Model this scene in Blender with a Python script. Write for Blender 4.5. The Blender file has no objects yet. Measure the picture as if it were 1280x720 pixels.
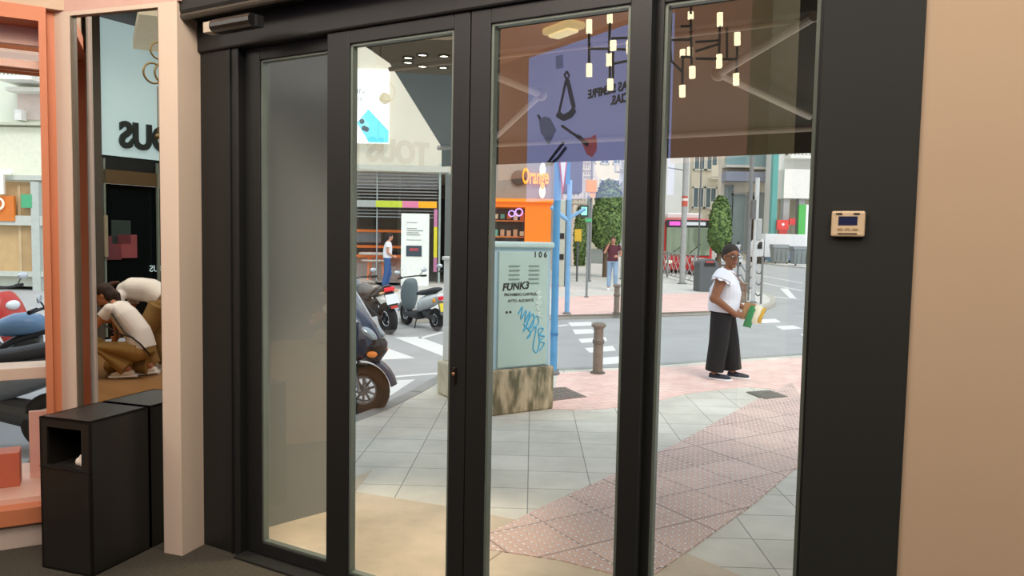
import bpy, math, random
from mathutils import Vector, Matrix
random.seed(7)
COL = bpy.context.scene.collection
R = math.radians
PI = math.pi
# ------------------------------------------------------------------ camera
F = 950.0; PITCH = R(3.73); ROLL = R(1.06); H = 1.65
cf = Vector((0, math.cos(PITCH), -math.sin(PITCH)))
u0 = Vector((0, math.sin(PITCH), math.cos(PITCH))); r0 = Vector((1, 0, 0))
cr = math.cos(ROLL) * r0 + math.sin(ROLL) * u0
cu = -math.sin(ROLL) * r0 + math.cos(ROLL) * u0
EYE = Vector((0, 0, H))
cam = bpy.data.cameras.new('camera'); camo = bpy.data.objects.new('camera', cam); COL.objects.link(camo)
cam.sensor_width = 36; cam.lens = F / 1280 * 36; cam.clip_start = .05; cam.clip_end = 600
m = Matrix((cr, cu, -cf)).transposed().to_4x4(); m.translation = EYE; camo.matrix_world = m
bpy.context.scene.camera = camo

def ray(x, y): return cf + (x - 640) / F * cr + (360 - y) / F * cu
def G(x, y, z=0.0):
    d = ray(x, y); t = (z - H) / d.z; return Vector((d.x * t, d.y * t, z))
def at(x, y, Y):                       # point of a ray at forward distance Y
    d = ray(x, y); return EYE + d * (Y / d.y)
def hitp(o, d, P, N): return o + d * ((P - o).dot(N) / d.dot(N))
MA = R(18.2)
MP = Vector((-1.781, 3.828, 0)); ME = Vector((-math.cos(MA), math.sin(MA), 0)); MN = Vector((-math.sin(MA), -math.cos(MA), 0))
DP = Vector((-1.594, 3.951, 0)); DE = Vector((.8696, -.4938, 0)); DN = Vector((-.4938, -.8696, 0)); DO = -DN
DANG = math.atan2(DE.y, DE.x)
def D(s, off=0, z=0): return DP + DE * s + DO * off + Vector((0, 0, z))
def refl(p, P, N): return p - 2 * (p - P).dot(N) * N
def rr(x, y, P, N, Q, M):              # where the ray, bounced off a plane, meets plane Q,M
    d = ray(x, y); p = hitp(EYE, d, P, N); d2 = d - 2 * d.dot(N) * N
    return hitp(p, d2, Q, M)
def virt(x, y, Y): return refl(at(x, y, Y), DP, DN)

# ------------------------------------------------------------------ materials
def lin(c):
    if isinstance(c, str): c = tuple(int(c[i:i+2], 16) for i in (0, 2, 4))
    return tuple(((v/255)/12.92 if v/255 < .04045 else ((v/255+.055)/1.055)**2.4) for v in c) + (1,)
_m = {}
def mat(c, rough=.6, metal=0, noise=.06, scale=8, emit=0, bump=0, alpha=None, spec=.5):
    key = (str(c), rough, metal, noise, scale, emit, bump, spec)
    if key in _m: return _m[key]
    M = bpy.data.materials.new('surface_' + str(c)); M.use_nodes = True; n = M.node_tree.nodes; l = M.node_tree.links
    b = n['Principled BSDF']; b.inputs['Roughness'].default_value = rough; b.inputs['Metallic'].default_value = metal
    b.inputs['Specular IOR Level'].default_value = spec
    C = lin(c)
    tc = n.new('ShaderNodeTexCoord'); nz = n.new('ShaderNodeTexNoise'); nz.inputs['Scale'].default_value = scale; nz.inputs['Detail'].default_value = 4
    l.new(tc.outputs['Object'], nz.inputs['Vector'])
    mx = n.new('ShaderNodeMix'); mx.data_type = 'RGBA'
    mx.inputs[6].default_value = tuple(v*(1-noise*2) for v in C[:3]) + (1,); mx.inputs[7].default_value = tuple(min(1, v*(1+noise*2)) for v in C[:3]) + (1,)
    l.new(nz.outputs['Fac'], mx.inputs[0]); l.new(mx.outputs[2], b.inputs['Base Color'])
    if emit:
        l.new(mx.outputs[2], b.inputs['Emission Color']); b.inputs['Emission Strength'].default_value = emit
    if bump:
        bp = n.new('ShaderNodeBump'); bp.inputs['Strength'].default_value = bump; bp.inputs['Distance'].default_value = .02
        l.new(nz.outputs['Fac'], bp.inputs['Height']); l.new(bp.outputs[0], b.inputs['Normal'])
    _m[key] = M; return M
def brick(c1, c2, mortar, bw, bh, ms=.006, rot=0, offset=.5, rough=.75, dirt=.12, shift=(0, 0), dots=0):
    M = bpy.data.materials.new('paving'); M.use_nodes = True; n = M.node_tree.nodes; l = M.node_tree.links; b = n['Principled BSDF']
    b.inputs['Roughness'].default_value = rough; b.inputs['Specular IOR Level'].default_value = .3
    tc = n.new('ShaderNodeTexCoord'); mp = n.new('ShaderNodeMapping'); mp.inputs['Rotation'].default_value = (0, 0, rot); mp.inputs['Location'].default_value = (shift[0], shift[1], 0)
    bk = n.new('ShaderNodeTexBrick'); bk.inputs['Scale'].default_value = 1; bk.inputs['Brick Width'].default_value = bw; bk.inputs['Row Height'].default_value = bh
    bk.inputs['Mortar Size'].default_value = ms; bk.offset = offset; bk.inputs['Mortar Smooth'].default_value = .2
    bk.inputs['Color1'].default_value = lin(c1); bk.inputs['Color2'].default_value = lin(c2); bk.inputs['Mortar'].default_value = lin(mortar)
    l.new(tc.outputs['Object'], mp.inputs[0]); l.new(mp.outputs[0], bk.inputs['Vector'])
    nz = n.new('ShaderNodeTexNoise'); nz.inputs['Scale'].default_value = 1.7; nz.inputs['Detail'].default_value = 8; nz.inputs['Roughness'].default_value = .65
    l.new(tc.outputs['Object'], nz.inputs['Vector'])
    mr = n.new('ShaderNodeMapRange'); mr.inputs[1].default_value = .3; mr.inputs[2].default_value = .7; mr.inputs[3].default_value = 1-dirt; mr.inputs[4].default_value = 1+dirt
    l.new(nz.outputs['Fac'], mr.inputs[0])
    mu = n.new('ShaderNodeVectorMath'); mu.operation = 'SCALE'; l.new(bk.outputs['Color'], mu.inputs[0]); l.new(mr.outputs[0], mu.inputs['Scale'])
    out = mu.outputs[0]
    if dots:
        vo = n.new('ShaderNodeTexVoronoi'); vo.feature = 'F1'; vo.inputs['Scale'].default_value = 1/dots; vo.inputs['Randomness'].default_value = 0
        l.new(mp.outputs[0], vo.inputs['Vector'])
        sp = n.new('ShaderNodeMapRange'); sp.inputs[1].default_value = .22; sp.inputs[2].default_value = .34; sp.inputs[3].default_value = 1; sp.inputs[4].default_value = 0
        l.new(vo.outputs['Distance'], sp.inputs[0])
        m2 = n.new('ShaderNodeMix'); m2.data_type = 'RGBA'; l.new(sp.outputs[0], m2.inputs[0]); l.new(out, m2.inputs[6]); m2.inputs[7].default_value = lin('f8efec')
        out = m2.outputs[2]
        bp = n.new('ShaderNodeBump'); bp.inputs['Distance'].default_value = .012; l.new(sp.outputs[0], bp.inputs['Height']); l.new(bp.outputs[0], b.inputs['Normal'])
    l.new(out, b.inputs['Base Color'])
    return M
def glass_mat(name, fac, tint=(.95, .96, .95)):
    M = bpy.data.materials.new(name); M.use_nodes = True; n = M.node_tree.nodes; l = M.node_tree.links; n.clear()
    o = n.new('ShaderNodeOutputMaterial'); t = n.new('ShaderNodeBsdfTransparent'); t.inputs[0].default_value = tint + (1,)
    g = n.new('ShaderNodeBsdfGlossy'); g.inputs['Roughness'].default_value = 0; g.inputs[0].default_value = (1, 1, 1, 1)
    x = n.new('ShaderNodeMixShader'); x.inputs[0].default_value = fac
    l.new(t.outputs[0], x.inputs[1]); l.new(g.outputs[0], x.inputs[2]); l.new(x.outputs[0], o.inputs[0]); return M
GLASS = glass_mat('clear_glass', .17); SHOPGLASS = glass_mat('window_glass', .06, (.97, .97, .97)); DARKGLASS = mat('1b2428', .08, 0, .1, 2)
def mirror_mat():
    M = bpy.data.materials.new('mirror_silver'); M.use_nodes = True; b = M.node_tree.nodes['Principled BSDF']
    b.inputs['Metallic'].default_value = 1; b.inputs['Roughness'].default_value = 0; b.inputs['Base Color'].default_value = (.8, .82, .8, 1); return M
BLACK = mat('191918', .45, 0, .04, 3); BLK2 = mat('1c1c1c', .5, 0, .05, 3); RUB = mat('1d1c1c', .8); CHROME = mat('b9bcc0', .25, .9); GREYM = mat('6c7074', .4, .6)

# ------------------------------------------------------------------ mesh builder
class MB:
    def __init__(s): s.v = []; s.f = []
    def add(s, vs, fs, M=None):
        o = len(s.v)
        for p in vs: s.v.append((M @ Vector(p)) if M else Vector(p))
        s.f += [tuple(i + o for i in q) for q in fs]; return s
    def box(s, c, d, rz=0, M=None):
        x, y, z = (k/2 for k in d); T = Matrix.Translation(c) @ Matrix.Rotation(rz, 4, 'Z')
        if M: T = M @ T
        vs = [(a*x, b*y, e*z) for a in (-1, 1) for b in (-1, 1) for e in (-1, 1)]
        return s.add(vs, [(0, 1, 3, 2), (4, 6, 7, 5), (0, 4, 5, 1), (2, 3, 7, 6), (0, 2, 6, 4), (1, 5, 7, 3)], T)
    def tube(s, pts, rad, n=10, flat=None):
        pts = [Vector(p) for p in pts]; k = len(pts)
        if not isinstance(rad, (list, tuple)): rad = [rad]*k
        t0 = (pts[1]-pts[0]).normalized(); a = t0.orthogonal().normalized(); vs = []
        for i, p in enumerate(pts):
            t = (pts[min(i+1, k-1)] - pts[max(i-1, 0)]).normalized()
            a = (a - t*a.dot(t)).normalized(); b = t.cross(a)
            for j in range(n):
                g = 2*PI*j/n; vs.append(p + (a*math.cos(g) + b*math.sin(g))*rad[i])
        fs = [(i*n+j, i*n+(j+1) % n, (i+1)*n+(j+1) % n, (i+1)*n+j) for i in range(k-1) for j in range(n)]
        fs += [tuple(range(n))[::-1], tuple((k-1)*n+j for j in range(n))]
        return s.add(vs, fs)
    def loft(s, rings, side=(0, 1, 0), n=18):      # rings: (centre, r_forward, r_side)
        S = Vector(side).normalized(); vs = []; k = len(rings); P = [Vector(r[0]) for r in rings]
        for i, (c, a, b) in enumerate(rings):
            t = (P[min(i+1, k-1)] - P[max(i-1, 0)]).normalized(); sd = (S - t*S.dot(t)).normalized(); fw = sd.cross(t)
            for j in range(n):
                g = 2*PI*j/n; vs.append(P[i] + fw*math.cos(g)*a + sd*math.sin(g)*b)
        fs = [(i*n+j, i*n+(j+1) % n, (i+1)*n+(j+1) % n, (i+1)*n+j) for i in range(k-1) for j in range(n)]
        fs += [tuple(range(n))[::-1], tuple((k-1)*n+j for j in range(n))]
        return s.add(vs, fs)
    def ell(s, c, r, n=14, m=10, M=None):
        if not isinstance(r, (list, tuple)): r = (r, r, r)
        T = Matrix.Translation(c) @ (M or Matrix())
        vs = [(0, 0, -r[2])]
        for i in range(1, m):
            p = -PI/2 + PI*i/m
            for j in range(n): vs.append((r[0]*math.cos(p)*math.cos(2*PI*j/n), r[1]*math.cos(p)*math.sin(2*PI*j/n), r[2]*math.sin(p)))
        vs.append((0, 0, r[2])); L = len(vs)-1
        fs = [(0, 1+(j+1) % n, 1+j) for j in range(n)]
        fs += [(1+i*n+j, 1+i*n+(j+1) % n, 1+(i+1)*n+(j+1) % n, 1+(i+1)*n+j) for i in range(m-2) for j in range(n)]
        fs += [(L, 1+(m-2)*n+j, 1+(m-2)*n+(j+1) % n) for j in range(n)]
        return s.add(vs, fs, T)
    def lathe(s, prof, c=(0, 0, 0), n=24, M=None):   # profile (r,z)
        T = Matrix.Translation(c) @ (M or Matrix()); k = len(prof)
        vs = [(r*math.cos(2*PI*j/n), r*math.sin(2*PI*j/n), z) for r, z in prof for j in range(n)]
        fs = [(i*n+j, i*n+(j+1) % n, (i+1)*n+(j+1) % n, (i+1)*n+j) for i in range(k-1) for j in range(n)]
        if prof[0][0] > 1e-5: fs.append(tuple(range(n))[::-1])
        if prof[-1][0] > 1e-5: fs.append(tuple((k-1)*n+j for j in range(n)))
        return s.add(vs, fs, T)
    def torus(s, c, R_, r, axis='Y', n=28, m=10, sq=1):
        T = Matrix.Translation(c)
        vs = []
        for i in range(n):
            a = 2*PI*i/n
            for j in range(m):
                b = 2*PI*j/m; q = R_ + r*math.cos(b); w = r*math.sin(b)*sq
                vs.append((q*math.cos(a), w, q*math.sin(a)) if axis == 'Y' else (q*math.cos(a), q*math.sin(a), w) if axis == 'Z' else (w, q*math.cos(a), q*math.sin(a)))
        fs = [(i*m+j, i*m+(j+1) % m, ((i+1) % n)*m+(j+1) % m, ((i+1) % n)*m+j) for i in range(n) for j in range(m)]
        return s.add(vs, fs, T)
    def prism(s, poly, a, b, up=None):               # polygon of 3D points pushed from a to b offset vectors
        n = len(poly); A = Vector(a); B = Vector(b)
        vs = [Vector(p)+A for p in poly] + [Vector(p)+B for p in poly]
        fs = [tuple(range(n))[::-1], tuple(range(n, 2*n))] + [(i, (i+1) % n, n+(i+1) % n, n+i) for i in range(n)]
        return s.add(vs, fs)
    def side(s, poly, w0, w1=None):                  # xz outline, thickness along y
        if w1 is None: w0, w1 = -w0/2, w0/2
        return s.prism([(x, 0, z) for x, z in poly], (0, w0, 0), (0, w1, 0))
    def face(s, pts): return s.add(pts, [tuple(range(len(pts)))])
    def build(s, name, ma, parent=None, T=None, flip=False, bevel=0, smooth=None, vox=0, sub=0, loc=None, rz=0):
        import bmesh
        me = bpy.data.meshes.new(name)
        vs = [Vector(T(p)) if T else p for p in s.v]
        me.from_pydata(vs, [], [q[::-1] for q in s.f] if flip else s.f)
        bm = bmesh.new(); bm.from_mesh(me)
        if not (len(bm.faces) == 1): bmesh.ops.recalc_face_normals(bm, faces=bm.faces)
        bm.to_mesh(me); bm.free()
        me.materials.append(ma); o = bpy.data.objects.new(name, me); COL.objects.link(o)
        if parent: o.parent = parent
        if loc is not None: o.location = loc
        o.rotation_euler.z = rz
        if vox:
            r_ = o.modifiers.new('r', 'REMESH'); r_.mode = 'VOXEL'; r_.voxel_size = vox; r_.use_smooth_shade = True
            k = o.modifiers.new('s', 'SMOOTH'); k.factor = .5; k.iterations = 3
        elif bevel:
            b = o.modifiers.new('b', 'BEVEL'); b.width = bevel; b.segments = 2; b.limit_method = 'ANGLE'; b.angle_limit = R(40)
        if sub: k = o.modifiers.new('u', 'SUBSURF'); k.levels = sub; k.render_levels = sub
        if smooth is None: smooth = len(s.f) > 40 and not bevel
        if smooth:
            for p in me.polygons: p.use_smooth = True
            try: me.set_sharp_from_angle(angle=R(42))
            except Exception: pass
        return o
def tag(o, label, cat, group=None):
    o['label'] = label; o['category'] = cat
    if group: o['group'] = group
    return o
def struct(o): o['kind'] = 'structure'; return o
def thing(name, label, cat, loc=(0, 0, 0), rz=0, group=None, s=1):
    o = bpy.data.objects.new(name, None); COL.objects.link(o); o.location = loc; o.rotation_euler = (0, 0, rz); o.scale = (s, s, s)
    return tag(o, label, cat, group)
def text(s, size, ma, parent, loc, rot, name='lettering', ext=.004, bold=0, align='CENTER', sx=1, shear=0):
    c = bpy.data.curves.new('t', 'FONT'); c.body = s; c.size = size; c.extrude = ext; c.align_x = align; c.offset = bold; c.shear = shear; c.resolution_u = 4
    t = bpy.data.objects.new('t', c); COL.objects.link(t); bpy.context.view_layer.update()
    me = bpy.data.meshes.new_from_object(t.evaluated_get(bpy.context.evaluated_depsgraph_get()))
    bpy.data.objects.remove(t); me.materials.clear(); me.materials.append(ma)
    o = bpy.data.objects.new(name, me); COL.objects.link(o); o.parent = parent; o.location = loc; o.rotation_euler = rot; o.scale = (sx, 1, 1); return o

# ------------------------------------------------------------------ ground outside
RZ = -.10
grd = MB().face([(-60, 2, RZ), (60, 2, RZ), (60, 160, RZ), (-60, 160, RZ)])
struct(grd.build('ground', mat('a7a8a7', .8, 0, .09, 1.3)))
def slab(name, pts, z0, z1, ma):
    mb = MB(); mb.prism([(p[0], p[1], 0) for p in pts], (0, 0, z0), (0, 0, z1)); o = mb.build(name, ma); return struct(o)
PAV = brick('cfcbbe', 'd9d5c9', '8f8e86', .42, .38, .004, R(1.5), 0, dirt=.16)
near = [G(998, 443), G(800, 457), G(695, 462), G(640, 466), G(556, 469), G(520, 490), G(475, 512), Vector((-1.7, 6.0, 0)), Vector((-3.4, 5.3, 0)), Vector((-16, 5.3, 0))]
kerb_far = near[0] + (near[0] - near[1])*3
slab('sidewalk', [kerb_far] + near + [Vector((-16, 4.6, 0)), D(0, .08), D(4.4, .08), Vector((16, -3, 0))], RZ - .2, 0, PAV)
kb = MB(); ks = [kerb_far] + near
for a, b in zip(ks[:-1], ks[1:]):
    d = (b-a); kb.box(((a+b)/2) + Vector((0, 0, -.044)), (d.length+.02, .14, .1), math.atan2(d.y, d.x))
struct(kb.build('trim_1', mat('9a9c98', .8, 0, .12, 5)))
# threshold stone by the door
DIRT = brick('c9b9a3', 'd3c3ac', '9a8b78', 1.3, 5, .006, -DANG, .5, dirt=.2)
slab('trim_2', [D(-.1, .1), D(-.1, 1.45), G(443, 615), G(562, 634), G(608, 643), G(860, 693), D(3.1, .9), D(3.1, .1)], 0, .004, DIRT)
# red brick bands
REDB = brick('ecc6bb', 'f3d4c9', 'c9a69d', .22, .11, .004, R(-28), .5, dirt=.14)
slab('trim_3', [G(998, 447.5), G(800, 461.5), G(697, 466.5), G(690, 512), G(735, 513), G(800, 507), G(860, 492), G(930, 484), G(962, 486), G(985, 493), G(999, 497), G(1040, 480), G(1040, 444)], 0, .005, REDB)
TACT = brick('d3b4a8', 'dec0b3', 'a08a82', .4, .4, .007, R(-31), 0, dirt=.16, dots=.052)
slab('trim_4', [G(609, 669), G(690, 629), G(772, 592), G(860, 548), G(897, 527), G(939, 504), G(990, 479), G(1045, 560), G(992, 588), G(939, 633), G(815, 722), G(790, 725), G(700, 702), G(607, 688)], 0, .009, TACT)
# across the road
FARP = brick('cfcdc6', 'd8d6cf', 'aaa8a2', .6, .6, .008, R(-12), .5, dirt=.1)
farp = [G(500, 404, RZ), G(690, 399, RZ), G(800, 396, RZ), G(900, 393, RZ), G(952, 388, RZ), G(965, 383, RZ), G(966, 377, RZ), G(958, 371, RZ), G(941, 366, RZ), G(893, 354, RZ), G(845, 342, RZ), G(812, 334, RZ), G(806, 322, RZ), G(640, 322, RZ), Vector((-3.5, 26.9, 0)), Vector((-3.5, 20, 0)), Vector((-1.4, 16.5, 0))]
slab('sidewalk_across', farp, RZ - .2, 0, FARP)
fk = MB()
for a, b in zip(farp[:10], farp[1:11]):
    d = b-a; fk.box(Vector(((a.x+b.x)/2, (a.y+b.y)/2, -.045)), (d.length, .16, .1), math.atan2(d.y, d.x))
struct(fk.build('trim_5', mat('b5b0a5', .8, 0, .1, 5)))
slab('trim_6', [G(692, 394), G(800, 391.5), G(900, 388.5), G(936, 384), G(900, 366), G(800, 368), G(760, 369), G(692, 372)], 0, .006, brick('e6c2b9', 'ecccc2', 'c4a8a1', .3, .15, .006, R(-10), .5, dirt=.1))
slab('trim_7', [G(945, 340), G(1010, 346), Vector((30, 30, 0)), Vector((40, 80, 0)), G(941, 318)][::-1] if False else [G(925, 328.5), G(950, 328), G(1006, 334), Vector((40, 46, 0)), Vector((40, 90, 0)), Vector((20, 90, 0))], RZ - .2, 0, FARP)
# road paint
PAINT = mat('e4e4e0', .7, 0, .05, 6)
def paint(name, pts):
    o = MB().prism([G(x, y, RZ) for x, y in pts], (0, 0, .001), (0, 0, .004)).build(name, PAINT); struct(o)
for p in [[(710, 403.4), (739, 402.5), (740, 407), (714, 408)], [(715.6, 412), (740, 411.5), (745, 416.5), (719, 418)], [(723, 424), (757, 421.6), (759, 426.5), (727, 429)],
          [(730.6, 435.3), (766, 432.5), (770, 438.5), (737, 441)], [(751, 447.5), (776, 445.6), (779, 454), (752, 456)], [(946.5, 399.5), (969, 398.6), (976.7, 403), (953.4, 404)],
          [(969, 408), (991, 407), (1003, 410.7), (978.4, 412.4)], [(1000, 418), (1022, 417), (1035, 421), (1010, 423)], [(975, 360.7), (984.5, 360.7), (996.5, 374.5), (988, 373.6)],
          [(470, 437), (485.5, 436), (519, 448), (470, 450)], [(493, 422), (523, 421), (570, 438), (575, 451), (560, 448)], [(470, 477), (519, 474.5), (485, 497), (470, 506)]]:
    paint('crossing_bar', p)
for (a, b, w) in [((945, 343.5), (1003, 354), .14), ((953.4, 353.8), (1003, 363.5), .14), ((948, 369), (997, 374.5), .16), ((470, 473), (559, 466), .1), ((525, 423), (559, 414), .1), ((440, 384), (560, 394), .1), ((697, 408), (710, 406), .12)]:
    A = G(*a, RZ); B = G(*b, RZ); d = (B-A); n = Vector((-d.y, d.x, 0)).normalized()*w/2
    struct(MB().prism([A-n, B-n, B+n, A+n], (0, 0, .001), (0, 0, .004)).build('road_line', PAINT))
# ------------------------------------------------------------------ awning
AW = mat('45423b', .8, 0, .05, 3, spec=.2)
def DPx(x, y, off):                                  # pixel -> plane parallel to the door at offset
    return hitp(EYE, ray(x, y), D(0, off), DO)
zb = DPx(720, 59, .5).z; zf = DPx(800, 199, 2.6).z
def DS(p): return (Vector((p.x, p.y, 0)) - DP).dot(DE)
sL = DS(DPx(487, 93, .5)); sLf = DS(DPx(552, 200, 2.6)); sR = 4.6
aw = thing('awning', 'dark fabric folding arm awning spread above the shop door outside', 'awning', D((sL+sR)/2, .5, zb), DANG)
def WL(o, p):                                        # world point into the root frame (rotz only)
    return Matrix.Rotation(-o.rotation_euler.z, 4, 'Z') @ (Vector(p) - o.location)
T = lambda p: WL(aw, p)
fb = MB().prism([D(sL, .1, zb+.12), D(sL, .5, zb+.03), D(sLf, 2.6, zf+.16), D(sR, 2.6, zf+.16), D(sR, .5, zb+.03), D(sR, .1, zb+.12)], (0, 0, 0), (0, 0, .012)); fb.build('canopy_fabric', AW, aw, T=T)
MB().prism([D(sLf, 2.6, zf), D(sR, 2.6, zf), D(sR, 2.6, zf+.16), D(sLf, 2.6, zf+.16)], DO*0, DO*.01).build('valance', AW, aw, T=T)
WB = mat('b8aea2', .5, 0, .03)
MB().tube([D(sL, .5, zb-.0), D(sR, .5, zb-.0)], .012).build('mounting_bar', WB, aw, T=T)
MB().tube([D(sLf, 2.55, zf+.15), D(sR, 2.55, zf+.15)], .022).build('front_bar', WB, aw, T=T)
AP = D(0, .5, zb-.03); ANn = (D(0, 2.6, zf+.1)-AP).cross(DE).normalized()
def arm(a, e, b, oe, ob):
    A, E_, B = (hitp(EYE, ray(*q), AP, ANn) for q in (a, e, b))
    MB().tube([A, E_], .02).build('folding_arm', WB, aw, T=T); MB().tube([E_, B], .018).build('folding_arm', WB, aw, T=T)
    MB().ell(E_, .035).build('elbow_joint', WB, aw, T=T)
arm((1017, 20), (898, 92), (1012, 146), 1.4, 2.3); arm((572, 76), (676, 118), (566, 222), 1.4, 2.5)
# building face above and behind the awning on the outside, header block
struct(MB().box(D(2.75, .06, 3.35), (5.6, .12, 1.25), DANG).build('wall_outer', mat('5a564e', .8)))
# ------------------------------------------------------------------ interior shell
CARPET = mat('4a463e', .95, 0, .32, 90, bump=.3, spec=.1)
CREAM = mat('d4bfab', .7, 0, .02, 2); WOOD = brick('84603c', '8e6942', '765535', 1.6, .2, .003, 0, .4, rough=.35, dirt=.08)
slab('floor', [D(-.3, .1), D(4.6, .1), Vector((4.5, -4.5, 0)), Vector((-2.4, -4.5, 0)), Vector((-3.3, 3.35, 0)), Vector((-2.75, 3.95, 0)), Vector((-2.0, 4.05, 0))], -.2, 0, CARPET)
slab('floor_mall', [Vector((-2.4, -4.5, 0)), Vector((-3.3, 3.35, 0)), Vector((-2.75, 3.95, 0)), Vector((-3.7, 4.3, 0)), Vector((-13, 4.3, 0)), Vector((-13, -4.5, 0))][::-1], -.2, -.001, WOOD)
def wall(name, a, b, z0, z1, ma, th=.1):
    a = Vector((a[0], a[1], 0)); b = Vector((b[0], b[1], 0)); d = b-a
    return struct(MB().box((a+b)/2 + Vector((0, 0, (z0+z1)/2)), (d.length, th, z1-z0), math.atan2(d.y, d.x)).build(name, ma))
WALLB = mat('b39a80', .8, 0, .03, 2)
wall('wall_back', (-13, -4.5), (4.5, -4.5), 0, 4.8, mat('4a4842', .8)); wall('wall_right', (4.5, -4.5), (4.5, 2), 0, 4.8, WALLB)
cz = MB().face([(-13.5, -5, 4.8), (4.6, -5, 4.8), (4.6, 2, 4.8), D(-.2, .3, 4.8), (-2.6, 4.9, 4.8), (-13.5, 4.9, 4.8)]); struct(cz.build('ceiling', mat('3c4242', .8)))
# ------------------------------------------------------------------ door wall, panes
def dbox(mb, s0, s1, z0, z1, o0, o1): mb.box(D((s0+s1)/2, (o0+o1)/2, (z0+z1)/2), (s1-s0, o1-o0, z1-z0), DANG); return mb
fr = MB(); dbox(fr, -.12, .27, 0, 2.62, -.02, .1); struct(fr.build('door_jamb_left', BLACK, bevel=.004))
hd = MB(); dbox(hd, -.12, 4.6, 2.56, 2.72, -.04, .12); struct(hd.build('trim_8', BLACK, bevel=.01))
h2 = MB(); dbox(h2, -.12, 4.6, 2.715, 3.7, -.16, .1); struct(h2.build('trim_9', mat('1f1f1e', .5, 0, .04), bevel=.02))
h3 = MB(); h3.tube([D(-.1, -.14, 2.708), D(4.6, -.14, 2.708)], .018); struct(h3.build('trim_10', mat('4a443c', .35, .2)))
vl = MB(); dbox(vl, .215, .222, 0, 2.56, -.028, -.018); struct(vl.build('trim_11', mat('0c0c0c', .6)))
thr = MB(); dbox(thr, .27, 3.0, 0, .012, -.06, .1); struct(thr.build('trim_12', mat('3a3a38', .4, .5)))
def leaf(name, s0, s1, g0, g1, off, z0=.015, z1=2.56, gz0=.078, gz1=2.5, th=.045):
    root = bpy.data.objects.new(name, None); COL.objects.link(root); root.location = D((s0+s1)/2, off, 0); root.rotation_euler.z = DANG; struct(root)
    c = (s0+s1)/2
    mb = MB()
    for a, b, p, q in ((s0, g0, z0, z1), (g1, s1, z0, z1), (g0, g1, z0, gz0), (g0, g1, gz1, z1)): mb.box(((a+b)/2-c, 0, (p+q)/2), (b-a, th, q-p))
    mb.build('frame', BLACK, root, bevel=.003)
    gk = MB()
    for a, b, p, q in ((g0, g0+.012, gz0, gz1), (g1-.012, g1, gz0, gz1), (g0, g1, gz0, gz0+.01), (g0, g1, gz1-.01, gz1)): gk.box(((a+b)/2-c, .002, (p+q)/2), (b-a, th*.7, q-p))
    gk.build('gasket', mat('6d756b', .4, .3), root)
    gl = MB().face([(g0-c, .01, gz0), (g1-c, .01, gz0), (g1-c, .01, gz1), (g0-c, .01, gz1)]).build('glass_pane', GLASS, root)
    return root, c
leaf('window_1', .27, .875, .375, .85, .045)
d1, c1 = leaf('door_1', .86, 1.63, .992, 1.55, .0)
d2, c2 = leaf('door_2', 1.634, 2.395, 1.727, 2.315, .0)
leaf('window_2', 2.38, 3.0, 2.425, 2.95, .045)
for dd, xx in ((d1, 1.63-c1-.05),):
    z = hitp(EYE, ray(575, 470), D(0, -.02), DO).z
    MB().box((xx, -.027, z), (.014, .01, .07)).build('lock_plate', mat('3c3632', .3, .8), dd, bevel=.003)
    MB().lathe([(.006, 0), (.008, .004), (.003, .007)], (xx, -.033, z+.008), 12, Matrix.Rotation(PI/2, 4, 'X')).build('keyhole', mat('b08468', .3, .8), dd)
# right black pillar and cream wall
sP = DS(hitp(EYE, ray(1141, 350), DP, DN))
pl = MB(); dbox(pl, 2.97, sP, 0, 3.7, -.06, .12); struct(pl.build('wall_pillar', mat('151613', .7, 0, .05, 2), bevel=.004))
ww = MB(); dbox(ww, sP, 5.6, 0, 4.8, -.05, .1); struct(ww.build('wall_front', mat('b69c82', .75, 0, .02, 2)))
# controller
pc = hitp(EYE, ray(1060.5, 280), D(0, -.062), DO); k = (pc-EYE).length/F
ct = thing('wall_controller', 'small cream wall control panel with blue display on black pillar', 'control panel', pc, DANG)
w, h = .115, .088
w = DS(hitp(EYE, ray(1082, 280), D(0, -.06), DO)) - DS(hitp(EYE, ray(1040, 280), D(0, -.06), DO)); h = hitp(EYE, ray(1060, 264), D(0, -.06), DO).z - hitp(EYE, ray(1060, 296), D(0, -.06), DO).z
MB().box((0, -.008, 0), (w, .02, h)).build('casing', mat('cdb493', .5), ct, bevel=.006)
MB().box((0, -.0185, .12*h), (w*.56, .002, h*.34)).build('display', mat('20243c', .2, emit=.4), ct)
for dx in (-.22, 0, .22): MB().box((dx*w, -.019, -.2*h), (.014, .003, .006)).build('button', mat('a8926f', .5), ct)
for dx in (-.27, .25): MB().box((dx*w, -.019, .39*h), (.018, .002, .005)).build('vent_slot', BLK2, ct)
text('MADE IN SPAIN', .008, BLK2, ct, (0, -.0182, -.40*h), (PI/2, 0, 0), ext=.0005) if False else MB().box((0, -.0185, -.38*h), (w*.56, .002, .004)).build('caption_strip', mat('5a4a3a'), ct)
# header sensor
ps = hitp(EYE, ray(292, 29), D(0, -.2), DO)
sn = thing('door_sensor', 'black motion sensor strip on the header above the left pane', 'sensor', ps, DANG)
MB().tube([(-.13, 0, 0), (.13, 0, 0)], .032, 12).build('housing', mat('1a1a1a', .2), sn)
MB().box((-.155, .0, -.005), (.05, .05, .05)).build('end_bracket', mat('b9aa96', .4), sn, bevel=.004)
MB().box((0, .03, .0), (.28, .04, .05)).build('back_plate', BLK2, sn)
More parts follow.
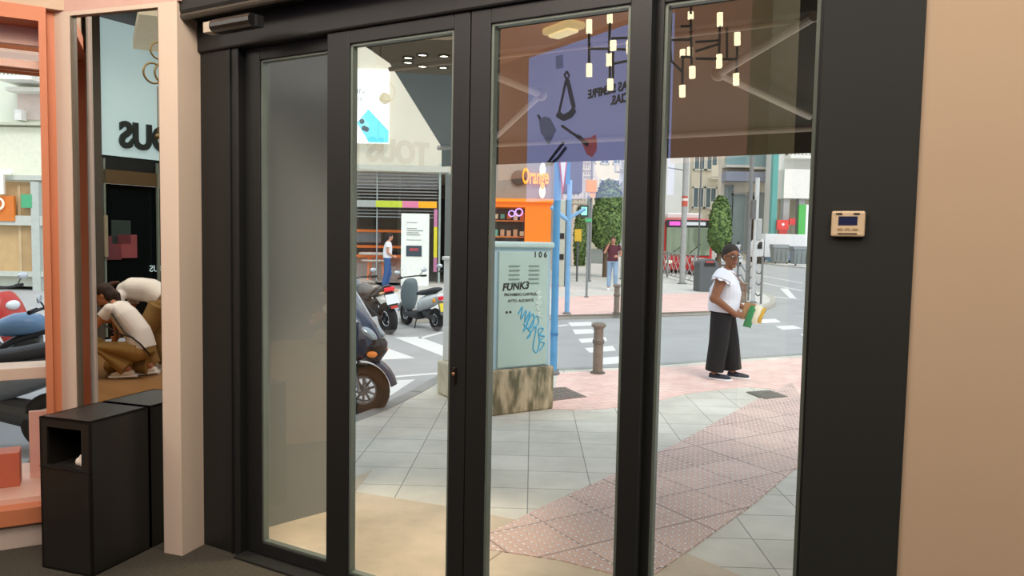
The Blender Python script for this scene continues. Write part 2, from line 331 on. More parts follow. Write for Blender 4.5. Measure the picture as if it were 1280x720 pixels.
# ------------------------------------------------------------------ cream column with mirror
A0 = Vector((-1.659, 3.784, 0)); zc = 2.775
wcol = (A0 - hitp(EYE, ray(70, 500), A0, MN)).length; wcol = DS(A0)*0 + abs((hitp(EYE, ray(71.5, 300), A0, MN)-A0).xy.length)
cmid = A0 + ME*wcol/2
def Cc(u, off, z): return A0 + ME*u - MN*off + Vector((0, 0, z))
uR = (hitp(EYE, ray(201, 300), A0, MN)-A0).xy.length; uL = (hitp(EYE, ray(92, 300), A0, MN)-A0).xy.length
zt = hitp(EYE, ray(145, 14), A0, MN).z
colr = bpy.data.objects.new('column_surround', None); COL.objects.link(colr); colr.location = A0; colr.rotation_euler.z = PI - MA
tag(colr, 'cream boxed column with a tall mirror beside the left door jamb', 'column')
TC = lambda p: WL(colr, p)
cm = MB()
def cbox(u0, u1, z0, z1, o0, o1): cm.box(Cc((u0+u1)/2, (o0+o1)/2, (z0+z1)/2), (u1-u0, o1-o0, z1-z0), PI-MA)
cbox(0, uR, 0, zc, 0, .165); cbox(uL, wcol, 0, zc, 0, .165); cbox(uR, uL, zt, zc, 0, .165); cbox(uR, uL, 0, zt, .06, .165)
cm.build('casing', CREAM, colr, T=TC)
MB().face([Cc(uR, .02, 0.002), Cc(uL, .02, .002), Cc(uL, .02, zt), Cc(uR, .02, zt)]).build('mirror', mirror_mat(), colr, T=TC)
ex = MB()
for (a, b) in ((uL-.008, uL), (uR, uR+.006)): ex.box(Cc((a+b)/2, .018, zt/2), (b-a, .03, zt), PI-MA)
ex.build('mirror_edge', mat('6b5f50', .4), colr, T=TC)
# soffit over the column and entrance
sf = [Cc(-.1, .02, 0), Cc(wcol+.05, .02, 0), Vector((-2.9, 3.9, 0)), Vector((-2.9, 4.8, 0)), Vector((-1.2, 4.4, 0))]
struct(MB().prism([Cc(-.02, .165, 0), Cc(-.02, 0, 0), Cc(wcol+.02, 0, 0), Cc(wcol+.02, .165, 0)], (0, 0, zc), (0, 0, 4.8)).build('wall_over_column', mat('d0a99a', .8)))
struct(MB().prism([D(-.6, -.02), D(4.6, -.02), D(4.6, .12), D(-.6, .12)], (0, 0, 2.8), (0, 0, 4.8)).build('wall_over_door', mat('c8a494', .8)))
# ------------------------------------------------------------------ display window at the left
WA = G(71, 673); WB_ = G(0, 680) ; wd = (WB_ - WA); wd.z = 0
wd = Vector((-math.cos(R(29)), -math.sin(R(29)), 0)); WA = Vector((WA.x, WA.y, 0)); wn = Vector((wd.y, -wd.x, 0))
if wn.dot(-WA) < 0: wn = -wn
WANG = math.atan2(-wd.y, -wd.x)
def Wp(u, off, z): return WA + wd*u - wn*off + Vector((0, 0, z))
def wu(x, y=300): return (hitp(EYE, ray(x, y), WA, wn)-WA).xy.dot(wd.xy)
def wz(x, y): return hitp(EYE, ray(x, y), WA, wn).z
CORAL = mat('cb7a52', .55, 0, .03, 2); PINK = mat('e0b8a4', .5, 0, .02, 2)
uF = wu(54); uE = .84
ztop = wz(60, 11); zin = wz(30, 25)
zs = wz(20, 652)
wr = bpy.data.objects.new('window_3', None); COL.objects.link(wr); wr.location = WA; wr.rotation_euler.z = WANG; struct(wr)
TW = lambda p: WL(wr, p)
f = MB()
def wbox(mb, u0, u1, o0, o1, z0, z1): mb.box(Wp((u0+u1)/2, (o0+o1)/2, (z0+z1)/2), (abs(u1-u0), o1-o0, z1-z0), WANG); return mb
wbox(f, -.14, uF, .04, .2, .0, ztop); wbox(f, .0, uF, -.02, .05, 0, ztop); wbox(f, uF, uE, -.02, .2, zin, ztop); wbox(f, uE-.06, uE, -.02, .2, 0, ztop)
f.build('frame', CORAL, wr, T=TW)
bz = MB(); wbox(bz, uF, uE, .16, .2, zin-.09, zin); wbox(bz, uF, uE, .22, .25, zin-.2, zin-.16); bz.build('frame_head', PINK, wr, T=TW)
MB().face([Wp(uF, .24, .1), Wp(uE-.06, .24, .1), Wp(uE-.06, .24, zin), Wp(uF, .24, zin)]).build('glass_pane', SHOPGLASS, wr, T=TW)
struct(wbox(MB(), -.35, uE+.05, -.01, .12, ztop, 4.8).build('wall_left', mat('c9b096', .8)))
p0 = MB(); wbox(p0, 0, uE, -.06, .6, 0, wz(20, 651)); struct(p0.build('baseboard_left', mat('c6b3a5', .6), bevel=.003))
p1 = MB(); wbox(p1, 0, uE, -.09, .6, wz(20, 651)+.001, wz(20, 630)); struct(p1.build('trim_13', CORAL, bevel=.004))
dz = wz(20, 628)
p2 = MB(); wbox(p2, -.05, uE, .0, .7, wz(20, 630), dz+.02); struct(p2.build('trim_14', PINK))
pp = MB(); wbox(pp, wu(62)-.08, wu(24), .36, .39, dz+.02, dz+.40); tag(pp.build('pink_board', mat('eab7a6', .5), bevel=.003), 'pale pink upright board on the coral window ledge', 'board')
pq = MB(); wbox(pq, wu(13), wu(-30), .22, .36, dz+.02, dz+.21); tag(pq.build('display_block', mat('c4694e', .5), bevel=.003), 'red coral display block at the window ledge left end', 'display block')
zz = hitp(EYE, ray(30, 459), Wp(0, .35, 0), wn)
sh = MB(); wbox(sh, wu(61)-.02, uE, .26, .5, zz.z-.055, zz.z+.01); sh = sh.build('display_shelf', mat('ead4c0', .5), bevel=.004); tag(sh, 'cream horizontal shelf crossing the coral display window', 'shelf')
dt = MB(); wbox(dt, -.05, uE, .26, .95, zin-.1, zin-.06); struct(dt.build('trim_15', mat('d08a5c', .6, emit=.25)))
ds_ = MB()
for i in range(5): wbox(ds_, .0, uE, .36+i*.12, .385+i*.12, zin-.13, zin-.1)
struct(ds_.build('trim_16', mat('e0a882', .6)))
lp_ = hitp(EYE, ray(44, 62), Wp(0, .5, 0), wn); rl = thing('display_lamp', 'white oval ring lamp under the coral display ceiling', 'lamp', lp_, WANG)
MB().torus((0, 0, 0), .085, .018, 'Z').build('ring', mat('d8d4c8', .3), rl); MB().lathe([(.075, 0), (.075, .01)], n=20).build('diffuser', mat('fffdf0', .4, emit=1.5), rl); MB().tube([(0, 0, .01), (0, 0, zin-.1-lp_.z)], .006, 6).build('cord', GREYM, rl)
# far interior walls closing the mall side
wall('wall_side', Wp(uE, .1, 0).xy, (-13, 4.6), 0, 4.8, WALLB)
# gray partition outside pane one
GP = mat('8a8b86', .3, 0, .06, 1.2, spec=.6)
q0 = G(320, 664); q1 = Vector((-.955, 4.56, 0)); qd = (q1-q0).normalized(); q0 = q0 - qd*.25
gp = MB(); dv = q1-q0; nn = Vector((-dv.y, dv.x, 0)).normalized()
gp.prism([q0, q1, q1+nn*.06, q0+nn*.06], (0, 0, 0), (0, 0, 3.2)); struct(gp.build('wall_recess', GP))
# outer shopfront continuing left behind the column (hidden from the lens, closes the display box)
wall('wall_street', (q1+nn*.1).xy, (-2.3, 5.0), 0, 3.2, mat('8d8f8c', .6), .06)
# ------------------------------------------------------------------ waste bin
ba = Vector((-2.285, 3.615, 0)); 
be = -ME; bn = -MN                                   # along the face, and backwards to the mirror
hb = hitp(EYE, ray(116, 529), Vector((-1.98, 3.52, 0)), MN).z
bw = .315; b0 = Vector((-1.975, 3.525, 0)); 
dep = (Cc(0, .012, 0) - b0).dot(bn)
br = thing('waste_bin', 'black rectangular litter bin with square opening standing against the mirror', 'bin', b0 + ME*bw/2 + bn*dep/2, -MA)
mb = MB(); w2, d2_, t = bw/2, dep/2, .012
zo0, zo1 = hb-.045-.185, hb-.045
ox0, ox1 = -w2+.045, w2-.055
mb.box((0, d2_-t/2, hb/2), (bw, t, hb)); mb.box((-w2+t/2, 0, hb/2), (t, dep, hb)); mb.box((w2-t/2, 0, hb/2), (t, dep, hb)); mb.box((0, 0, hb-t/2), (bw, dep, t)); mb.box((0, 0, t/2), (bw, dep, t))
mb.box((0, -d2_+t/2, zo0/2), (bw, t, zo0)); mb.box((0, -d2_+t/2, (zo1+hb)/2), (bw, t, hb-zo1))
mb.box(((-w2+ox0)/2, -d2_+t/2, (zo0+zo1)/2), (ox0+w2, t, zo1-zo0)); mb.box(((w2+ox1)/2, -d2_+t/2, (zo0+zo1)/2), (w2-ox1, t, zo1-zo0))
mb.build('body', mat('1f1c19', .4, 0, .05, 3), br)
MB().box((0, -d2_-.002, (zo0-.012)), (bw, .006, .004)).build('lid_seam', mat('0c0c0c'), br)
MB().box((0, 0, zo0-.03), (bw-.03, dep-.03, .02)).build('inner_shelf', mat('2c2a27', .6), br)
cp = MB(); cp.ell((ox1-.03, -d2_+.04, zo0+.02), (.025, .02, .028)); cp.ell((ox1-.065, -d2_+.05, zo0+.015), (.02, .02, .022)); cp.ell((ox1-.045, -d2_+.05, zo0+.035), (.018, .02, .02))
o = cp.build('paper_scrap', mat('e0d2c4', .8)); tag(o, 'crumpled white paper scrap lying in the bin opening', 'paper'); o.location = br.location; o.rotation_euler.z = -MA
# ------------------------------------------------------------------ buildings
def px_box(x0, x1, y, Y): a = at(x0, y, Y); b = at(x1, y, Y); return a.x, b.x, a.z
def building(label, X0, X1, Y, Z1, color, depth=12, wins=(), winc='6d8088', framec='e8e4da', bal=(), balc='c9c5bb', z0=0, cornice=True, rz=0, glassm=None, group=None, s=1):
    c = Vector(((X0+X1)/2, Y, z0)); o = thing('building', label, 'building', c, rz, group, s); L = (X1-X0)/s
    MB().box((0, depth/2, (Z1-z0)/2), (L, depth, Z1-z0)).build('wall', mat(color, .8, 0, .05, .6), o)
    if cornice: MB().box((0, depth/2, Z1-z0+.15), (L+.5, depth+.5, .3)).build('cornice', mat(framec, .8), o)
    gm = glassm or mat(winc, .15, 0, .2, .5)
    for (wx, wz_, ww_, wh) in wins:
        f = MB(); t = min(.12, ww_*.12)
        for d in (-1, 1): f.box((wx+d*(ww_/2), -.05, wz_), (t, .16, wh+t)); f.box((wx, -.05, wz_+d*wh/2), (ww_+t, .16, t))
        f.box((wx, -.04, wz_), (t*.6, .1, wh)); f = f.build('window', mat(framec, .6), o)
        MB().box((wx, -.01, wz_), (ww_, .05, wh)).build('pane', gm, f)
    for (bx, bz_, bw_, st) in bal:
        b = MB(); b.box((bx, -.5, bz_), (bw_, 1.0, .16)); b = b.build('balcony', mat(balc, .8), o)
        r = MB()
        if st == 'bars':
            r.box((bx, -.97, bz_+1.0), (bw_, .05, .05)); k = int(bw_/.22)
            for i in range(k+1): r.box((bx-bw_/2+.03+(bw_-.06)*i/k, -.97, bz_+.55), (.03, .03, .9))
            r.build('railing', mat('6b706f', .5), b)
        elif st == 'solid': r.box((bx, -.97, bz_+.55), (bw_, .06, 1.0)).build('railing', mat(balc, .8), b)
        else: r.box((bx, -.97, bz_+.55), (bw_, .05, .95)).build('railing', mat('7f9fa3', .2), b)
    return o
def gridw(L, n, zs, w, h): return [(-L/2 + L*(i+.5)/n, z, w, h) for z in zs for i in range(n)]
# far end of the street and its two sides, seen through the right-hand panes
X0, X1, _ = px_box(868, 906, 230, 84)
building('pale cream corner block with bay windows behind the red bus', X0-.3, X1+1, 84, 15, 'e9dfcb', wins=[(-L_, z, .9, 1.7) for z in (5.0, 8.2, 11.6) for L_ in (-.95, .15, 1.2)], bal=[(.6, 3.6, 2.0, 'solid'), (.6, 6.6, 2.0, 'solid'), (.6, 9.9, 2, 'solid')], balc='efe4d0', depth=1.2, s=1.3)
X0, X1, _ = px_box(835, 867, 230, 92)
building('yellowish narrow block left of the pale cream corner block', X0, X1, 92, 18, 'e8d7a8', wins=[(x, z, .8, 1.6) for z in (4, 7.3, 10.6) for x in (-.6, .6)], depth=1.5, s=1.2)
X0, X1, _ = px_box(800, 834, 230, 104)
building('white far building at the end of the street above the bus', X0, X1, 104, 20, 'f4f1ea', wins=[(x, z, .9, 1.5) for z in (5, 9, 13) for x in (-1.5, .2, 1.6)], depth=8)
X0, X1, zz1 = px_box(903, 968, 190, 74)
L_ = (X1-X0)/1.48
b = building('building with blue glazed balconies and a blank shop front below them', X0, X1, 74, 14, 'ded6c6', wins=[(-L_/2+.5, 2.6, .5, 4.4), (-.1, 2.4, 1.7, 3.7), (L_/2-.9, 2.4, 1.3, 3.9), (-.6, 7.2, 1.6, 1.5), (1.0, 7.2, 1.1, 1.5)], winc='8f9c9a', bal=[(-.9, 6.0, 1.6, 'glass'), (.9, 5.9, 1.9, 'glass'), (-.2, 9.2, 3, 'glass')], framec='8f989c', depth=.8, s=1.48)
MB().box((0, -.55, 5.35), (L_, 1.1, .6)).build('fascia', mat('8a8fa0', .5), b)
X0, X1, _ = px_box(966, 972.5, 190, 67.3)
o = MB().box(((X0+X1)/2, 67.3, 9), (X1-X0, .6, 18)).build('glazed_pier', mat('4fa3a0', .4)); tag(o, 'narrow turquoise glazed strip between two buildings on the right', 'pier')
X0, X1, _ = px_box(973, 1060, 190, 69)
L_ = (X1-X0)/1.5
b = building('white building with barred balcony over a colonnade far right', X0, X1, 69, 14, 'dfe0dc', wins=[(-L_/2+1.3, 7.4, 1.6, 1.9), (-L_/2+3.4, 7.4, 1.4, 1.9)], bal=[(-L_/2+2.2, 6.2, 3.6, 'bars')], balc='f0efea', depth=2.2, s=1.5)
for i, xx in enumerate((.25, 1.15, 2.9)): MB().box((-L_/2+xx, -.8, 1.9), (.35, .5, 3.8)).build('pillar', mat('a9a9ad', .6), b)
MB().box((0, -.6, 4.6), (L_, 1.2, 1.7)).build('parapet', mat('f0eee8', .7), b); MB().box((0, .0, 1.9), (L_-.2, .1, 3.6)).build('shop_glazing', mat('c9c3ae', .3), b)
# long terrace on the left of the pedestrian street
def strip(label, xa, Ya, xb, Yb, Z1, color, **k):   # a facade running along the view between two pixels on given depths
    A = at(xa, 300, Ya); B = at(xb, 300, Yb); A.z = B.z = 0; d = B-A; L = d.length; n = k.pop('n', 5)
    o = thing('building', label, 'building', (A+B)/2, math.atan2(d.y, d.x)); dep = k.get('dep', 8)
    MB().box((0, dep/2, Z1/2), (L, dep, Z1)).build('wall', mat(color, .8, 0, .05, .5), o)
    for z in k.get('zs', (5, 8.2, 11.4)):
        for i in range(n):
            wx = -L/2 + L*(i+.5)/n
            f = MB().box((wx, -.04, z), (1.3, .12, 1.8)).build('window', mat(k.get('fc', 'c9bfae')), o); MB().box((wx, -.1, z), (1.05, .06, 1.55)).build('pane', mat('75868c', .2), f)
            MB().box((wx, -.45, z-1.0), (1.7, .9, .12)).box((wx, -.88, z-.5), (1.7, .05, .9)).build('balcony', mat(k.get('bc', 'd8d2c6')), o)
    return o
strip('pinkish terrace with rows of balconies along the pedestrian street', 703, 40.5, 735, 82, 15, 'e6d3c2', n=7)
strip('pale grey terrace facing the pink one down the street', 772, 100, 822, 76, 13, 'dedfdc', n=6, dep=3)
building('pale block closing the end of the pedestrian street', at(728, 300, 105).x, at(775, 300, 105).x, 105, 18, 'f3e6c8', wins=[(x, z, 1.1, 1.8) for z in (5, 9, 13) for x in (-1.6, .2, 1.9)])
# ------------------------------------------------------------------ telecom shop across the street
YS = 27.0
def sx_(x): return at(x, 300, YS).x
def sz_(y, x=560): return at(x, y, YS).z
S0, S1 = sx_(250), sx_(686)
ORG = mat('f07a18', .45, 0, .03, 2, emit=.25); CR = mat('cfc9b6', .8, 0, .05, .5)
sb = thing('shop_building', 'corner telecom shop with orange entrance box and louvred glass front', 'building', ((S0+S1)/2, YS, 0)); TS = lambda p: Vector(p) - sb.location
def bx(name, x0, x1, z0, z1, y0, y1, ma, par=sb, bev=0): return MB().box(((x0+x1)/2, (y0+y1)/2, (z0+z1)/2), (x1-x0, y1-y0, z1-z0)).build(name, ma, par, T=TS, bevel=bev)
xg = sx_(556)
bx('upper_wall', S0, S1, sz_(217), 15, YS, YS+12, CR)
bx('rear_wall', S0, S1, 0, sz_(217), YS+6, YS+12, mat('30302e', .8))
bx('side_wall', S1-.3, S1, 0, sz_(217), YS+.2, YS+6, mat('8b8a84', .8)); bx('shop_floor', S0, S1, 0, .05, YS, YS+6, mat('9a9790', .4))
bx('shop_ceiling', S0, S1, sz_(215), sz_(213), YS+.1, YS+6, mat('2b2b2b', .8))
bx('wall_pier', xg, sx_(612), 0, sz_(217), YS-.1, YS+.6, mat('666c6a', .7))
bx('fascia', sx_(606), S1, sz_(249), sz_(203), YS-.35, YS, mat('918d84', .6))
bx('entrance_box', sx_(655), S1, 0, sz_(253), YS-1.2, YS+.3, ORG); bx('entrance_lintel', sx_(606), sx_(655), sz_(259), sz_(250), YS-1.2, YS+.3, ORG)
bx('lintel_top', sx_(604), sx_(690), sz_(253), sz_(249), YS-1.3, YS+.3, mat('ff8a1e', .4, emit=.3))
LV = mat('8f979a', .4, .3)
for i in range(14):
    z = sz_(272 - i*4.0, 500); bx('louvre', sx_(445), sx_(546), z, z+.035, YS+.02, YS+.1, LV)
bx('mullion', sx_(470.3), sx_(471.5), 0, sz_(217), YS, YS+.08, mat('a9b0b0', .4)); bx('mullion', sx_(548), sx_(550.5), 0, sz_(205), YS-.05, YS+.08, mat('a9bab6', .4))
bx('shop_glass', sx_(440), sx_(548), 0, sz_(217), YS+.14, YS+.145, SHOPGLASS)
STR = [('9a9f9c', 443, 470), ('b4c23a', 470, 503), ('d0789a', 503, 523), ('e8a51c', 523, 545.5)]
for c, a_, b_ in STR: bx('colour_strip', sx_(a_), sx_(b_), sz_(260.5), sz_(252.5), YS-.1, YS+.05, mat(c, .4, emit=.35))
for c, a_, b_ in (('c07ba0', 262, 284), ('d9cf3a', 284, 322), ('b77a9c', 322, 340)): bx('colour_upright', sx_(542.5), sx_(546.5), sz_(b_), sz_(a_), YS-.1, YS+.05, mat(c, .4, emit=.2))
bx('cornice_band', sx_(443), sx_(560), sz_(216), sz_(208), YS-.15, YS, mat('b9b9ac', .7))
# interior fittings of the shop (each stands on its own)
o = thing('shop_counter', 'orange shelving counter inside the shop behind the louvred glass', 'counter', (sx_(455), YS+1.6, 0))
w_ = 2.4
for z in (0.9, 1.25, sz_(288, 460)): MB().box((0, 0, z), (w_, .6, .09)).build('shelf', ORG, o)
for d in (-1, 1): MB().box((d*w_/2, 0, 1.0), (.14, .6, 2.0)).build('side_panel', ORG, o)
MB().box((0, .25, .45), (w_, .06, .9)).build('back_panel', mat('c4c0b8', .5), o); MB().box((-.3, -.02, 1.6), (1.3, .3, .4)).build('screen', mat('7e8a92', .3), o)
o = thing('shop_desk', 'white oval topped desk with orange frame by the shop glass', 'desk', (sx_(462), YS+.9, 0))
MB().lathe([(.5, .95), (.56, .98), (.56, 1.03), (.5, 1.05)], n=24).build('desk_top', mat('efe9e0', .4), o); MB().torus((0, 0, .75), .42, .04, 'Z').build('hoop', mat('ece6dd', .4), o)
for a_ in (0, 2.1, 4.2): MB().tube([(.35*math.cos(a_), .35*math.sin(a_), 0), (.3*math.cos(a_), .3*math.sin(a_), .95)], .03).build('leg', ORG, o)
# totem
tx = at(519, 300, 25.5).x; tz = at(519, 267, 25.5).z
o = thing('sign_board', 'tall white freestanding sign board before the shop front', 'sign board', (tx, 25.5, 0))
MB().box((0, 0, tz/2), (.93, .12, tz)).build('panel', mat('eaf0ea', .5, emit=.15), o, bevel=.01)
MB().box((-.03, -.065, tz-1.25), (.52, .02, .36)).build('picture', mat('42505a', .4), o); MB().box((-.03, -.078, tz-1.2), (.3, .01, .1)).build('picture_caption', mat('b0525a', .4), o)
for i, (w_, z, hgt) in enumerate(((.36, .3, .02), (.34, .5, .03), (.55, .57, .03), (.40, .64, .03), (.46, .71, .03), (.5, .88, .02))): MB().box((-.28+w_/2, -.064, tz-z), (w_, .01, hgt)).build('text_line', mat('9aa3a0'), o)
# bright phone poster above
pY = YS-.25; pX0, pX1 = at(445, 130, pY).x, at(486, 130, pY).x; pz0, pz1 = at(465, 179, pY).z, at(465, 86, pY).z
o = thing('phone_poster', 'bright white backlit poster with a blue phone high on facade', 'poster', ((pX0+pX1)/2, pY, pz0)); pw = pX1-pX0; ph = pz1-pz0
MB().box((0, .08, ph/2), (pw, .12, ph)).build('panel', mat('f6fbf8', .5, emit=.75), o)
q = [(-.44, .02, .47), (-.14, .02, .63), (.5, .02, .24), (.5, .02, 0), (.12, .02, 0)]
MB().prism([(x*pw, 0, z*ph*.98+.02) for x, _, z in [(-.46, 0, .27), (-.12, 0, .46), (.5, 0, .17), (.5, 0, .005), (-.10, 0, .005)]], (0, 0, 0), (0, -.02, 0)).build('phone_picture', mat('53bfe6', .4, emit=.7), o)
MB().prism([(x*pw, 0, z*ph) for x, z in [(-.43, .27), (-.30, .375), (-.07, .235), (-.14, .15), (-.20, .13)]], (0, -.02, 0), (0, -.035, 0)).build('camera_block', mat('79d2ee', .4, emit=.6), o, bevel=.01)
for x, z in ((-.31, .29), (-.24, .2), (-.17, .185)): MB().lathe([(.09, 0), (.07, .02), (.0, .02)], (x*pw, -.036, z*ph), 16, Matrix.Rotation(PI/2, 4, 'X')).build('lens', mat('31444c', .3), o)
text('ON', .28, mat('9aa6a6'), o, (-.42*pw, -.01, .66*ph), (PI/2, 0, 0)); text('ne', .26, mat('9aa6a6'), o, (-.40*pw, -.01, .57*ph), (PI/2, 0, 0))
MB().lathe([(.2, 0), (.18, .02), (0, .02)], (.38*pw, -.01, .61*ph), 20, Matrix.Rotation(PI/2, 4, 'X')).build('badge', mat('cfc4a0', .5), o)
# orange shop sign and round lamps
sgn = thing('shop_sign', 'orange lit lettering on the grey fascia over the shop', 'sign', (sx_(651), YS-.36, sz_(230, 650)))
text('Orange', .74, mat('ff9a1e', .4, emit=.9), sgn, (0, -.06, 0), (PI/2, 0, 0), ext=.05, bold=.018, align='LEFT', sx=.41)
MB().lathe([(.26, 0), (.26, .12), (.2, .14), (0, .14)], (-.12, .05, .18), 20, Matrix.Rotation(PI/2, 4, 'X')).build('sign_backing', mat('4a4038', .5), sgn)
for y_ in (213, 240): MB().lathe([(.13, 0), (.16, .04), (.1, .08), (0, .09)], Vector((sx_(676), YS-.36, sz_(y_, 650)))-sb.location, 18, Matrix.Rotation(PI/2, 4, 'X') @ Matrix.Diagonal((.7, 1.5, 1, 1))).build('round_light', mat('eeeee0', .4, emit=.4), sb)
o = MB().box((at(717, 225, 37).x, 38, 6.9), (.85, 2, 5.9)).build('overhanging_block', mat('5c6072', .6)); tag(o, 'dark slate box overhanging the street beyond the blue posts', 'facade block')
# shop front window with neon inside the orange box
o = thing('shop_window', 'orange framed shop window with bright product display inside', 'shop window', (sx_(632), YS-1.0, 0))
zt_ = sz_(260); wv = sx_(654)-sx_(606)
MB().box((0, .5, zt_/2), (wv, .05, zt_)).build('backdrop', mat('4a4038', .5), o); MB().face([(-wv/2, 0, 0), (wv/2, 0, 0), (wv/2, 0, zt_), (-wv/2, 0, zt_)]).build('glass', SHOPGLASS, o)
for z in (1.7, 2.25): MB().box((0, .3, z), (wv, .3, .05)).build('shelf', mat('c9743a', .5), o)
for k_ in range(12):
    c = random.choice(['b98f6a', 'd8c9a6', '7e5f9a', '64a08a', 'c7642a', '9c8f70']); MB().box((-wv/2+.12+(wv-.24)*(k_ % 6)/5, .3, (1.82, 2.4)[k_//6]), (.14, .1, random.uniform(.15, .3))).build('product_box', mat(c, .5, emit=.2), o)
MB().torus((.45, .1, 2.55), .12, .025, 'Y').torus((.2, .1, 2.5), .1, .02, 'Y').build('neon_sign', mat('c9a6ff', .4, emit=1.4), o)
# ------------------------------------------------------------------ left facade with cafe
YC = 22.0
lx = lambda x: at(x, 250, YC).x
lz = lambda y: at(40, y, YC).z
cb = building('pale green apartment front with balcony above a cafe', lx(-130), lx(60), YC, 14, 'dfe6d6', wins=[], depth=5, cornice=False)
TB = lambda p: Vector(p) - cb.location
def cbx(name, x0, x1, y0, y1, f0, f1, ma, par=None): return MB().box(((lx(x0)+lx(x1))/2, YC-(f0+f1)/2, (lz(y0)+lz(y1))/2), (abs(lx(x1)-lx(x0)), f1-f0, abs(lz(y1)-lz(y0)))).build(name, ma, par or cb, T=TB if par is None else None)
cbx('balcony', 26, 70, 103, 108, 0, 1.0, mat('f1f0e8')); 
r_ = MB(); 
for i in range(18): r_.box((lx(27)+i*.11-cb.location.x, -.97, (lz(103)+lz(80))/2), (.02, .02, lz(80)-lz(103)))
r_.box((lx(48)-cb.location.x, -.97, lz(80)), (2.2, .04, .05)); r_.box((lx(48)-cb.location.x, -.97, lz(92)), (2.2, .03, .03)); r_.build('balcony_railing', mat('77807c'), cb)
cbx('balcony_door', 29, 50, 100, 66, 0, .06, mat('a9b4ae', .3)); cbx('ledge', 24, 70, 118, 113, 0, .5, mat('efefe6')); cbx('wall_recess_panel', 26, 58, 150, 118, 0, .05, mat('d9c9bf')); cbx('vent_box', 29, 37, 152, 139, 0, .3, mat('f4f4ee'))
cbx('string_course', -60, 60, 158, 155, 0, .3, mat('c9cdb9')); cbx('shopfront_band', -130, 60, 228, 160, 0, .12, mat('e3e6d2', .5))
cbx('shopfront', -130, 60, 345, 228, 0, .08, mat('c8a878', .5, 0, .1, 3))
for y_ in (226, 282, 345): cbx('transom', -130, 60, y_, y_-6 if y_ != 282 else y_-12, .05, .3, mat('c3c9c0', .5))
cbx('door_post', 47, 57, 420, 228, .05, .32, mat('b9c2bc', .4)); cbx('slat_panel', 26, 46, 345, 232, .08, .14, brick('b79a70', 'cdb48c', '8d7450', .6, .08, .01)); 
cs = thing('cafe_sign', 'orange cafe sign panel with white lettering on facade', 'sign', ((lx(-10)+lx(26))/2, YC-.3, lz(277)))
MB().box((0, 0, (lz(246)-lz(277))/2), (lx(26)-lx(-12), .08, lz(246)-lz(277))).build('panel', mat('d97a2c', .5), cs)
text('OT', .95, mat('fbf6ea', .5, emit=.3), cs, ((lx(26)-lx(-12))/2, -.12, lz(243)-lz(277)), (PI/2, 0, 0), ext=.04, bold=.03, align='RIGHT')
MB().torus(((lx(26)-lx(-12))/2-.42, -.1, lz(256)-lz(277)), .16, .03).torus(((lx(26)-lx(-12))/2-.72, -.1, lz(257)-lz(277)), .16, .03).build('loop_emblem', mat('fbf0d8', .5, emit=.3), cs)
o = tag(MB().box((lx(42), YC-.3, lz(252)), (.3, .06, .38)).build('wall_notice', mat('4fae7c', .5)), 'small green notice plate beside the cafe sign', 'notice')
# ------------------------------------------------------------------ greenery
def crown(name, parts, ma, par, n=2600, leaf=.13, seed=1):
    rnd = random.Random(seed); mb = MB()
    for c, r in parts:
        mb.ell(c, [k*.93 for k in r], 16, 12); tot = sum(q[0]*q[2] for _, q in parts)
        for i in range(int(n*r[0]*r[2]/tot)):
            a = rnd.uniform(0, 2*PI); s_ = rnd.uniform(-1, 1); q = math.sqrt(1-s_*s_)
            d = Vector((q*math.cos(a), q*math.sin(a), s_)); p = Vector(c) + Vector((d.x*r[0], d.y*r[1], d.z*r[2]))*rnd.uniform(.93, 1.04)
            t = d.orthogonal().normalized(); b_ = d.cross(t); an = rnd.uniform(0, 2*PI); t2 = (t*math.cos(an)+b_*math.sin(an)+d*rnd.uniform(-.4, .7))*leaf; b2 = (b_*math.cos(an)-t*math.sin(an))*leaf*.45
            mb.face([p-t2, p+b2, p+t2, p-b2])
    return mb.build(name, ma, par, smooth=False)
def leafm(a, b):
    M = bpy.data.materials.new('foliage'); M.use_nodes = True; n = M.node_tree.nodes; l = M.node_tree.links; tc = n.new('ShaderNodeTexCoord'); nz = n.new('ShaderNodeTexNoise'); nz.inputs['Scale'].default_value = 9
    mx = n.new('ShaderNodeMix'); mx.data_type = 'RGBA'; mx.inputs[6].default_value = lin(a); mx.inputs[7].default_value = lin(b); l.new(tc.outputs['Object'], nz.inputs['Vector'])
    cr_ = n.new('ShaderNodeMapRange'); cr_.inputs[1].default_value = .4; cr_.inputs[2].default_value = .62; l.new(nz.outputs['Fac'], cr_.inputs[0]); l.new(cr_.outputs[0], mx.inputs[0]); l.new(mx.outputs[2], n['Principled BSDF'].inputs['Base Color']); n['Principled BSDF'].inputs['Roughness'].default_value = .7; return M
GR = leafm('3f5c34', '88a65c')
def tree(label, x, yb, yt, Y, wpx, blobs, seed):
    c = at(x, yb, Y); z0 = 0; zt_ = at(x, yt, Y).z; w_ = wpx/F*Y; o = thing('tree', label, 'tree', (c.x, Y, 0), group=None)
    MB().tube([(0, 0, 0), (0, 0, c.z+.4)], [.13, .1]).build('trunk', mat('6b5a48', .9), o)
    zc0 = c.z; hh = zt_-zc0
    crown('foliage', [((bx_*w_, 0, zc0+hh*bz_), (w_/2*rw, w_/2*rw, hh*rh)) for bx_, bz_, rw, rh in blobs], GR, o, seed=seed, leaf=.012*Y*.35)
    return o
tree('big clipped green tree behind the walking person in maroon', 757, 310, 226, 34, 42, [(.06, .66, .82, .36), (0, .36, 1.0, .38), (.02, .2, .9, .22)], 3)
tree('small clipped oval tree right of the red bus', 899, 312, 247, 36, 27, [(0, .5, .95, .52), (0, .3, 1.0, .36)], 4)
tree('slim green street tree behind the blue sign posts', 724, 345, 262, 48, 14, [(0, .55, 1, .5), (0, .3, .8, .3)], 5)
